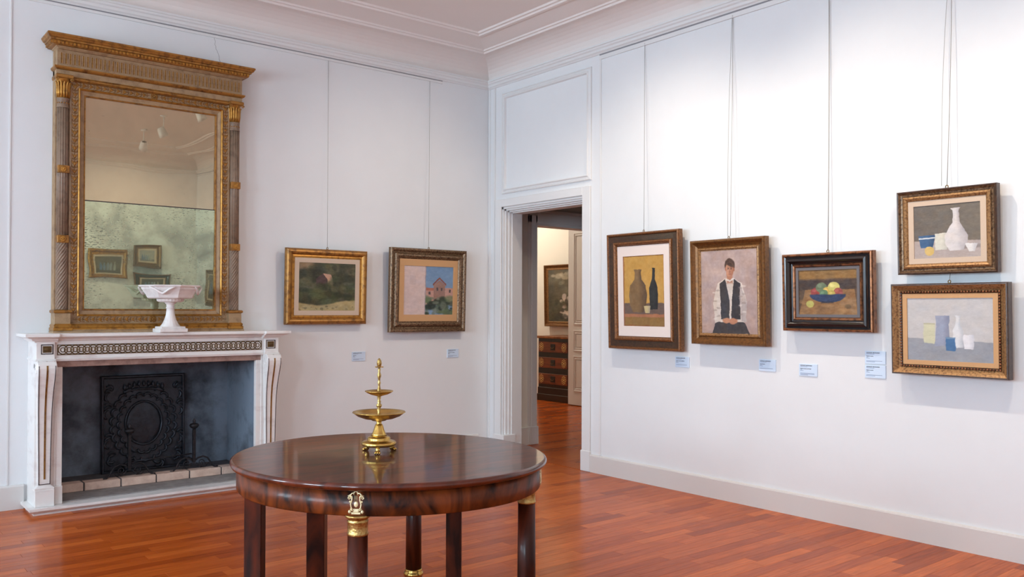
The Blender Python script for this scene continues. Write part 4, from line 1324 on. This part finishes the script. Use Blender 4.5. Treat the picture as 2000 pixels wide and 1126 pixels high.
# field between pilasters and glass, sight moulding
GX0, GX1, GZ0, GZ1 = -3.632, -2.704, 1.338, 2.835
IX0, IX1, IZ0, IZ1 = -3.740, -2.606, 1.235, 2.925
cxm, wm, hm = (IX0 + IX1) / 2, IX1 - IX0, IZ1 - IZ0
def framed(nm, x0, x1, z0, z1, prof, mt):
    o = MB().frame(x1 - x0, z1 - z0, prof).build(nm, mt, mr, world=False)
    wl = WLOC[mr.name]
    o.location = ((x0 + x1) / 2 - wl[0], -0.05 - wl[1], z0 - wl[2])
    return o
framed('ornament_band', IX0, IX1, IZ0, IZ1, [(0, 0), (0, 0.050), (0.012, 0.054), (0.016, 0.046), (0.058, 0.046), (0.062, 0.040)], GREIGE)
framed('sight_moulding', IX0 + 0.058, IX1 - 0.058, IZ0 + 0.058, IZ1 - 0.058, [(0, 0.030), (0, 0.056), (0.006, 0.060), (0.012, 0.054), (0.014, 0.044)], GOLDB)
framed('sight_cove', IX0 + 0.072, IX1 - 0.072, IZ0 + 0.072, IZ1 - 0.072, [(0, 0.044), (0.018, 0.034), (0.026, 0.032)], GREIGE)
framed('sight_bead', IX0 + 0.098, IX1 - 0.098, IZ0 + 0.098, IZ1 - 0.098, [(0, 0.032), (0.003, 0.036), (0.009, 0.034), (0.012, 0.012)], GOLD)
# foliate motifs: a bell flower with two curled tendrils
def motif():
    g = MB()
    g.ell((0, 0, 0.010), (0.006, 0.005, 0.014), 6, 5)
    for sx in (-1, 1):
        g.ell((sx * 0.008, 0, 0.014), (0.0042, 0.004, 0.014), 6, 5, Matrix.Rotation(sx * 0.55, 3, 'Y'))
        g.tube([(0, 0, -0.006), (sx * 0.006, -0.001, -0.010), (sx * 0.013, -0.001, -0.008), (sx * 0.014, -0.001, -0.002), (sx * 0.009, -0.001, -0.001)], 0.0018, 4)
    g.tube([(0, 0, -0.026), (0, 0, 0.004)], 0.0018, 4)
    return g
wl = WLOC[mr.name]
mo = motif().build('leaf_ornament', GOLD, mr, world=False)
firstm = True
def put_motif(x, z, ry, s_=1.0):
    global firstm
    lc = (x - wl[0], -0.097 - wl[1], z - wl[2])
    if firstm:
        mo.location = lc; mo.rotation_euler = (0, ry, 0); mo.scale = (s_, 1, s_); firstm = False
    else:
        inst(mo, mr, lc, (0, ry, 0), (s_, 1, s_))
bw = 0.036
for sx, x in ((1, IX0 + bw), (-1, IX1 - bw)):
    n = 30
    for k in range(n):
        put_motif(x, 1.325 + (2.86 - 1.325) * k / (n - 1), 0, 1.3 if k % 2 else 1.05)
for z in (IZ0 + bw, IZ1 - bw):
    n = 11
    for s2 in (-1, 1):
        for k in range(n):
            x = cxm + s2 * (0.06 + 0.445 * k / (n - 1))
            put_motif(x, z, s2 * math.pi / 2 * (1 if z > 2 else -1), 1.2 if k % 2 else 1.0)
    ro = MB()
    for k in range(8):
        an = 2 * math.pi * k / 8
        ro.ell((cxm + 0.015 * math.cos(an), -0.098, z + 0.015 * math.sin(an)), (0.007, 0.005, 0.007), 6, 4)
    ro.ell((cxm, -0.101, z), (0.008, 0.006, 0.008), 8, 5)
    ro.tube([(cxm + 0.024 * math.cos(a), -0.097, z + 0.024 * math.sin(a)) for a in np.linspace(0, 6.283, 17)[:-1]], 0.003, 5, True)
    ro.build('centre_rosette', GOLD, mr)
# two glass plates; the pair leans forward a little
GS = 2.098
def plate(nm, z0, z1, mt, tl):
    zc = (z0 + z1) / 2
    o = MB().box(GX0 - 0.004, GX1 + 0.004, -0.003, 0.003, z0 - zc, z1 - zc).build(nm, mt, mr, world=False)
    w2 = WLOC[mr.name]
    o.location = (-w2[0], -0.066 - w2[1], zc - w2[2])
    o.rotation_euler = (math.radians(tl), 0, 0)
    return o
plate('upper_glass', GS + 0.0015, GZ1 + 0.004, GLASSU, 0.6)
plate('lower_glass', GZ0 - 0.004, GS - 0.0015, GLASSL, 1.2)
# dark seam between the plates
MB().box(GX0, GX1, -0.078, -0.05, GS - 0.0035, GS + 0.0035).build('glass_joint', INLAY, mr)

# ------------------------------------------------------------------ marble tazza on the mantel
vz = thing('marble_tazza', 'white marble footed bowl on square stepped base in front of the mirror', 'bowl', (-3.095, -0.245, 1.18))
MB().box(-0.098, 0.098, -0.085, 0.085, 0.0, 0.026, 0.003).build('base_step', MARBLE2, vz, world=False)
MB().box(-0.084, 0.084, -0.075, 0.075, 0.025, 0.040, 0.002).build('base_step', MARBLE2, vz, world=False)
MB().lathe([(0.072, 0.038), (0.066, 0.044), (0.052, 0.062), (0.040, 0.088), (0.031, 0.12), (0.027, 0.15), (0.0265, 0.168), (0.031, 0.172), (0.031, 0.176), (0.0265, 0.180), (0.028, 0.198), (0.036, 0.204), (0.040, 0.210), (0.036, 0.215)], 48, rmod=lambda a, r, z: 1 + (0.03 * math.cos(16 * a) if 0.04 < z < 0.165 else 0)).build('stem', VASE, vz, world=False)
def oct8(a, r, z):
    if z < 0.238:
        return 1 + 0.015 * math.cos(24 * a)
    k = (a / (math.pi / 4)) % 1.0 - 0.5
    return (math.cos(math.pi / 8) / math.cos(k * math.pi / 4)) * 1.03
MB().lathe([(0.036, 0.212), (0.078, 0.214), (0.090, 0.222), (0.094, 0.236), (0.096, 0.2385), (0.148, 0.239), (0.158, 0.246), (0.168, 0.266), (0.188, 0.296), (0.196, 0.305), (0.200, 0.318), (0.214, 0.322), (0.218, 0.330), (0.212, 0.334), (0.196, 0.330), (0.150, 0.285), (0.08, 0.262), (0.002, 0.256)], 96, rmod=oct8, cap=False, smooth=False).build('bowl', VASE, vz, world=False)
for k in range(4):
    a0 = math.pi / 4 + k * math.pi / 2 + 0.2
    pts = [(r * math.cos(a0 + d), r * math.sin(a0 + d), z) for r, d, z in ((0.216, -0.42, 0.318), (0.206, -0.24, 0.304), (0.196, -0.1, 0.283), (0.190, 0.0, 0.272), (0.196, 0.1, 0.283), (0.206, 0.24, 0.304), (0.216, 0.42, 0.318))]
    MB().tube(pts, [0.004, 0.007, 0.009, 0.010, 0.009, 0.007, 0.004], 7).build('handle', VASE, vz, world=False)
#=====TABLE=====
# ------------------------------------------------------------------ round mahogany table
TC = Vector((-3.25, -3.487, 0))
TB = thing('round_table', 'round polished mahogany table with gilt mounted columns', 'table', (TC.x, TC.y, 0))
TR = math.atan2(-0.851, 0.525)
def tlathe(prof, seg=96):
    g = MB().lathe(prof, seg, sx=0.640 / 0.625, sy=0.606 / 0.625)
    c, s_ = math.cos(TR), math.sin(TR)
    g.v = [(x * c - y * s_, x * s_ + y * c, z) for x, y, z in g.v]
    return g
tt = tlathe([(0.60, 0.732), (0.614, 0.733), (0.622, 0.737), (0.6255, 0.744), (0.6255, 0.750), (0.622, 0.7565), (0.614, 0.760)])
tt.v = [(x, y, z) for x, y, z in tt.v]
tt.build('table_top', MAHT, TB, world=False)
tlathe([(0.585, 0.645), (0.597, 0.645), (0.600, 0.649), (0.600, 0.734), (0.585, 0.734)]).build('apron', MAHA, TB, world=False)
def lat(l, d):
    p = r0 * l + Vector((fw.x, fw.y, 0)).normalized() * d
    return p.x, p.y
def column(l, d):
    x, y = lat(l, d)
    cb = MB().lathe([(0.046, 0.0), (0.046, 0.02), (0.043, 0.024), (0.043, 0.088), (0.040, 0.094)], 32, (x, y, 0)).build('column_base', MAHL, TB, world=False)
    MB().lathe([(0.040, 0.090), (0.045, 0.096), (0.047, 0.104), (0.045, 0.112), (0.040, 0.116), (0.041, 0.122), (0.039, 0.128)], 32, (x, y, 0)).build('gilt_base_ring', BRASS, TB, world=False)
    MB().lathe([(0.0375, 0.120), (0.0365, 0.30), (0.0345, 0.58)], 32, (x, y, 0)).build('column', MAHL, TB, world=False)
    cp = MB().lathe([(0.0345, 0.576), (0.0365, 0.578), (0.0365, 0.584), (0.0350, 0.587), (0.0350, 0.618), (0.0365, 0.622), (0.0365, 0.626), (0.034, 0.629), (0.036, 0.634), (0.0425, 0.638), (0.0435, 0.642), (0.0435, 0.6475)], 36, (x, y, 0)).build('gilt_capital', BRASSW, TB, world=False)
    # lyre mount on the apron above the column
    ang = math.atan2(y, x)
    ca, sa = math.cos(TR), math.sin(TR)
    lx, ly = x * ca + y * sa, -x * sa + y * ca
    k = 0.600 / math.hypot(lx / (0.640 / 0.625), ly / (0.606 / 0.625))
    px, py = x * k, y * k
    g = MB()
    for s_ in (-1, 1):
        g.tube([(s_ * 0.006, 0, 0.012), (s_ * 0.014, 0, 0.020), (s_ * 0.016, 0, 0.032), (s_ * 0.012, 0, 0.046), (s_ * 0.012, 0, 0.056), (s_ * 0.018, 0, 0.062)], 0.0026, 5)
        g.tube([(s_ * (0.021 + 0.006 * (1 - q / 12) * math.cos(0.8 * q + 1)), 0, 0.053 + 0.007 * (1 - q / 12) * math.sin(0.8 * q + 1)) for q in range(11)], 0.0018, 5)
        g.tube([(s_ * 0.004, 0, 0.066), (s_ * 0.011, 0, 0.068), (s_ * 0.015, 0, 0.063), (s_ * 0.020, 0, 0.060)], 0.0024, 5)
        g.ell((s_ * 0.019, 0, 0.008), (0.005, 0.003, 0.006), 8, 5)
        g.tube([(s_ * 0.006, 0, 0.010), (s_ * 0.013, 0, 0.013), (s_ * 0.017, 0, 0.018)], 0.002, 5)
        g.ell((s_ * 0.018, 0, 0.040), (0.003, 0.002, 0.004), 6, 4)
    g.box(-0.014, 0.014, -0.002, 0.002, 0.0, 0.007, 0.001)
    g.box(-0.008, 0.008, -0.002, 0.002, 0.007, 0.018, 0.001)
    g.ell((0, 0, 0.032), (0.007, 0.002, 0.010), 10, 6)
    for q in (-0.004, 0, 0.004):
        g.tube([(q, -0.001, 0.040), (q, -0.001, 0.060)], 0.0007, 4)
    g.tube([(-0.006, 0, 0.062), (-0.006, 0, 0.070), (0, 0, 0.074), (0.006, 0, 0.070), (0.006, 0, 0.062)], 0.0022, 5)
    o = g.build('lyre_mount', LYRE, TB, world=False)
    o.location = (px, py, 0.652)
    o.rotation_euler = (0, 0, ang + math.pi / 2)
    o.scale = (1.15, 1.8, 1.06)
for l, d in ((-0.047, -0.555), (0.05, 0.555), (0.555, -0.06)):
    column(l, d)
for l, d, w in ((-0.515, -0.13, 0.068), (-0.37, 0.37, 0.080), (0.245, 0.43, 0.070)):
    x, y = lat(l, d)
    g = MB().box(-w / 2, w / 2, -w / 2, w / 2, 0.0, 0.70, 0.004)
    a = YAW - math.pi / 2
    g.v = [(px * math.cos(a) - py * math.sin(a) + x, px * math.sin(a) + py * math.cos(a) + y, z) for px, py, z in g.v]
    g.build('leg', MAHL, TB, world=False)

# ------------------------------------------------------------------ brass tiered stand
bs_ = thing('brass_stand', 'two-tier brass dish stand on three paw feet, on the round table', 'stand', (-3.262, -3.418, 0.76))
MB().lathe([(0.066, 0.026), (0.071, 0.030), (0.071, 0.040), (0.067, 0.044), (0.050, 0.047), (0.046, 0.052), (0.048, 0.056), (0.043, 0.062), (0.034, 0.066)], 40).build('base_disc', BRASS, bs_, world=False)
MB().lathe([(0.034, 0.066), (0.028, 0.076), (0.021, 0.094), (0.017, 0.108), (0.014, 0.114), (0.009, 0.118), (0.012, 0.122), (0.008, 0.127)], 28).build('foot_stem', BRASS, bs_, world=False)
MB().lathe([(0.008, 0.125), (0.028, 0.129), (0.036, 0.134), (0.062, 0.138), (0.088, 0.148), (0.104, 0.160), (0.110, 0.163), (0.108, 0.166), (0.100, 0.161), (0.080, 0.151), (0.05, 0.144), (0.006, 0.142)], 56, cap=False).build('lower_dish', BRASS, bs_, world=False)
MB().lathe([(0.007, 0.140), (0.006, 0.152), (0.009, 0.158), (0.006, 0.164), (0.009, 0.174), (0.006, 0.180), (0.0115, 0.188), (0.0115, 0.194), (0.006, 0.200), (0.008, 0.208), (0.005, 0.214), (0.008, 0.222), (0.007, 0.230)], 20).build('stem', BRASSW, bs_, world=False)
MB().lathe([(0.006, 0.228), (0.014, 0.231), (0.036, 0.237), (0.052, 0.245), (0.059, 0.250), (0.057, 0.2525), (0.048, 0.247), (0.03, 0.241), (0.004, 0.239)], 44, cap=False).build('upper_dish', BRASS, bs_, world=False)
MB().lathe([(0.007, 0.238), (0.008, 0.256), (0.005, 0.266), (0.0045, 0.276), (0.007, 0.284), (0.0045, 0.292), (0.0045, 0.300), (0.008, 0.312), (0.008, 0.318), (0.0045, 0.330), (0.006, 0.342), (0.004, 0.348)], 18).build('stem', BRASSW, bs_, world=False)
for k in range(6):
    a = 2 * math.pi * k / 6
    MB().ell((0.011 * math.cos(a), 0.011 * math.sin(a), 0.350), (0.010, 0.0045, 0.0022), 7, 4, Matrix.Rotation(a, 3, 'Z')).build('leaf', BRASS, bs_, world=False)
MB().lathe([(0.004, 0.349), (0.009, 0.356), (0.0105, 0.366), (0.0085, 0.376), (0.004, 0.384), (0.001, 0.387)], 20).build('finial', BRASSW, bs_, world=False)
for k in range(3):
    a = YAW + math.pi + 2 * math.pi * k / 3 + 0.05
    ft = MB().ell((0.060 * math.cos(a), 0.060 * math.sin(a), 0.016), (0.012, 0.010, 0.016), 10, 6, Matrix.Rotation(a, 3, 'Z'))
    for q in (-1, 0, 1):
        b = a + q * 0.12
        ft.ell((0.071 * math.cos(b), 0.071 * math.sin(b), 0.0062), (0.0075, 0.0045, 0.0062), 8, 5, Matrix.Rotation(a, 3, 'Z'))
    ft.build('paw_foot', BRASS, bs_, world=False)

# ------------------------------------------------------------------ chest of drawers in the far room
ch = thing('chest_of_drawers', 'inlaid walnut and black chest of drawers in the far room beyond the doorway', 'chest', (3.68, 2.80, 0))
Y0, Y1, XF = 2.47, 3.13, 3.42
MB().box(XF + 0.01, 3.98, Y0, Y1, 0.05, 0.93, 0.003).build('body', CHESTB, ch)
MB().box(XF - 0.01, 3.98, Y0 - 0.01, Y1 + 0.01, 0.0, 0.10, 0.004).box(XF - 0.004, XF + 0.02, Y0, Y1, 0.10, 0.20, 0.004).build('plinth', CHESTB, ch)
MB().box(XF - 0.03, 3.99, Y0 - 0.03, Y1 + 0.03, 0.925, 0.962, 0.006).build('top', CHESTT, ch)
for (z0, z1) in ((0.72, 0.875), (0.49, 0.645), (0.25, 0.405)):
    dr = MB().box(XF - 0.006, XF + 0.02, Y0 + 0.02, Y1 - 0.02, z0, z1, 0.003).build('drawer', CHESTR, ch)
    zc = (z0 + z1) / 2
    for yc in (2.56, 3.045):
        rs = MB()
        for k in range(8):
            a = 2 * math.pi * k / 8
            rs.tube([(XF - 0.007, yc + 0.036 * math.cos(a) + 0.014 * math.cos(b), zc + 0.045 * math.sin(a) + 0.016 * math.sin(b)) for b in np.linspace(0, 6.283, 9)[:-1]], 0.0035, 4, True)
        rs.ell((XF - 0.007, yc, zc), (0.003, 0.015, 0.015), 8, 5)
        rs.build('rosette_inlay', INLG, dr)
    MB().box(XF - 0.010, XF - 0.004, 2.745, 2.845, zc - 0.045, zc + 0.045, 0.003).build('escutcheon', CHESTB, dr)
    MB().tube([(XF - 0.012 - 0.012 * math.sin(a), 2.795 + 0.034 * math.cos(a), zc - 0.016 * math.sin(a)) for a in np.linspace(0, math.pi, 9)], 0.005, 6).build('handle', BRASSD, dr)

# ------------------------------------------------------------------ ceiling spotlights (lamps that light the pictures)
def spotlight(loc, tgt, k, n):
    d = Vector(tgt) - Vector(loc)
    q = d.to_track_quat('-Z', 'Y')
    t = thing('ceiling_spotlight', SPL[n], 'spotlight', (loc[0], loc[1], CEIL), group='ceiling spotlights')
    MB().lathe([(0.03, -0.02), (0.045, -0.012), (0.045, 0.0)], 20).tube([(0, 0, -0.01), (0, 0, loc[2] - CEIL + 0.05)], 0.008, 8).build('mount', WHITEM, t, world=False)
    hd = MB().lathe([(0.030, 0.095), (0.045, 0.085), (0.052, 0.02), (0.060, -0.02), (0.056, -0.02), (0.046, 0.02)], 24, cap=False)
    hd.ell((0, 0, 0.03), (0.040, 0.040, 0.020), 12, 6)
    o = hd.build('lamp_head', WHITEM, t, world=False)
    o.location = (0, 0, loc[2] - CEIL)
    o.rotation_mode = 'QUATERNION'
    o.rotation_quaternion = q
    ld = bpy.data.lights.new('ceiling_spotlight_%d_offscreen' % (n + 1), 'SPOT')
    ld.energy = SPOT_W * k
    ld.color = (1.0, 0.875, 0.72)
    ld.spot_size = math.radians(74 if n == 0 else 112)
    ld.spot_blend = 1.0
    ld.shadow_soft_size = 0.03
    lo = bpy.data.objects.new('ceiling_spotlight_%d_offscreen' % (n + 1), ld)
    COL.objects.link(lo)
    lo.location = Vector(loc) + d.normalized() * 0.03
    lo.rotation_mode = 'QUATERNION'
    lo.rotation_quaternion = q
SPL = ['white ceiling spotlight aimed at the rooftops painting',
       'white ceiling spotlight aimed between the ochre still life and the portrait',
       'white ceiling spotlight aimed between the fruit still life and the white vase painting',
       'white ceiling spotlight aimed past the last painting of the right wall',
       'white ceiling spotlight aimed at the stacked pair on the far wall', 'white ceiling spotlight aimed at the bare part of the far wall']
for n, (a, b, k) in enumerate(SPOTS):
    spotlight(a, b, k, n)
# lamp in the far room, hung out of sight from here
def pendant(loc, label, w):
    t = thing('pendant_lamp', label, 'lamp', (loc[0], loc[1], CEIL))
    MB().tube([(0, 0, 0), (0, 0, loc[2] - CEIL + 0.06)], 0.006, 6).build('cord', WHITEM, t, world=False)
    MB().lathe([(0.02, 0.07), (0.06, 0.05), (0.10, 0.0)], 24, (0, 0, loc[2] - CEIL), cap=False).build('lamp_shade', WHITEM, t, world=False)
    ld = bpy.data.lights.new('far_room_lamp_offscreen', 'POINT')
    ld.energy = w
    ld.color = (1.0, 0.88, 0.70)
    ld.shadow_soft_size = 0.06
    lo = bpy.data.objects.new('far_room_lamp_offscreen', ld)
    COL.objects.link(lo)
    lo.location = (loc[0], loc[1], loc[2] - 0.05)
pendant((2.6, 3.9, 3.2), 'white pendant lamp in the far room with the chest of drawers', 80)
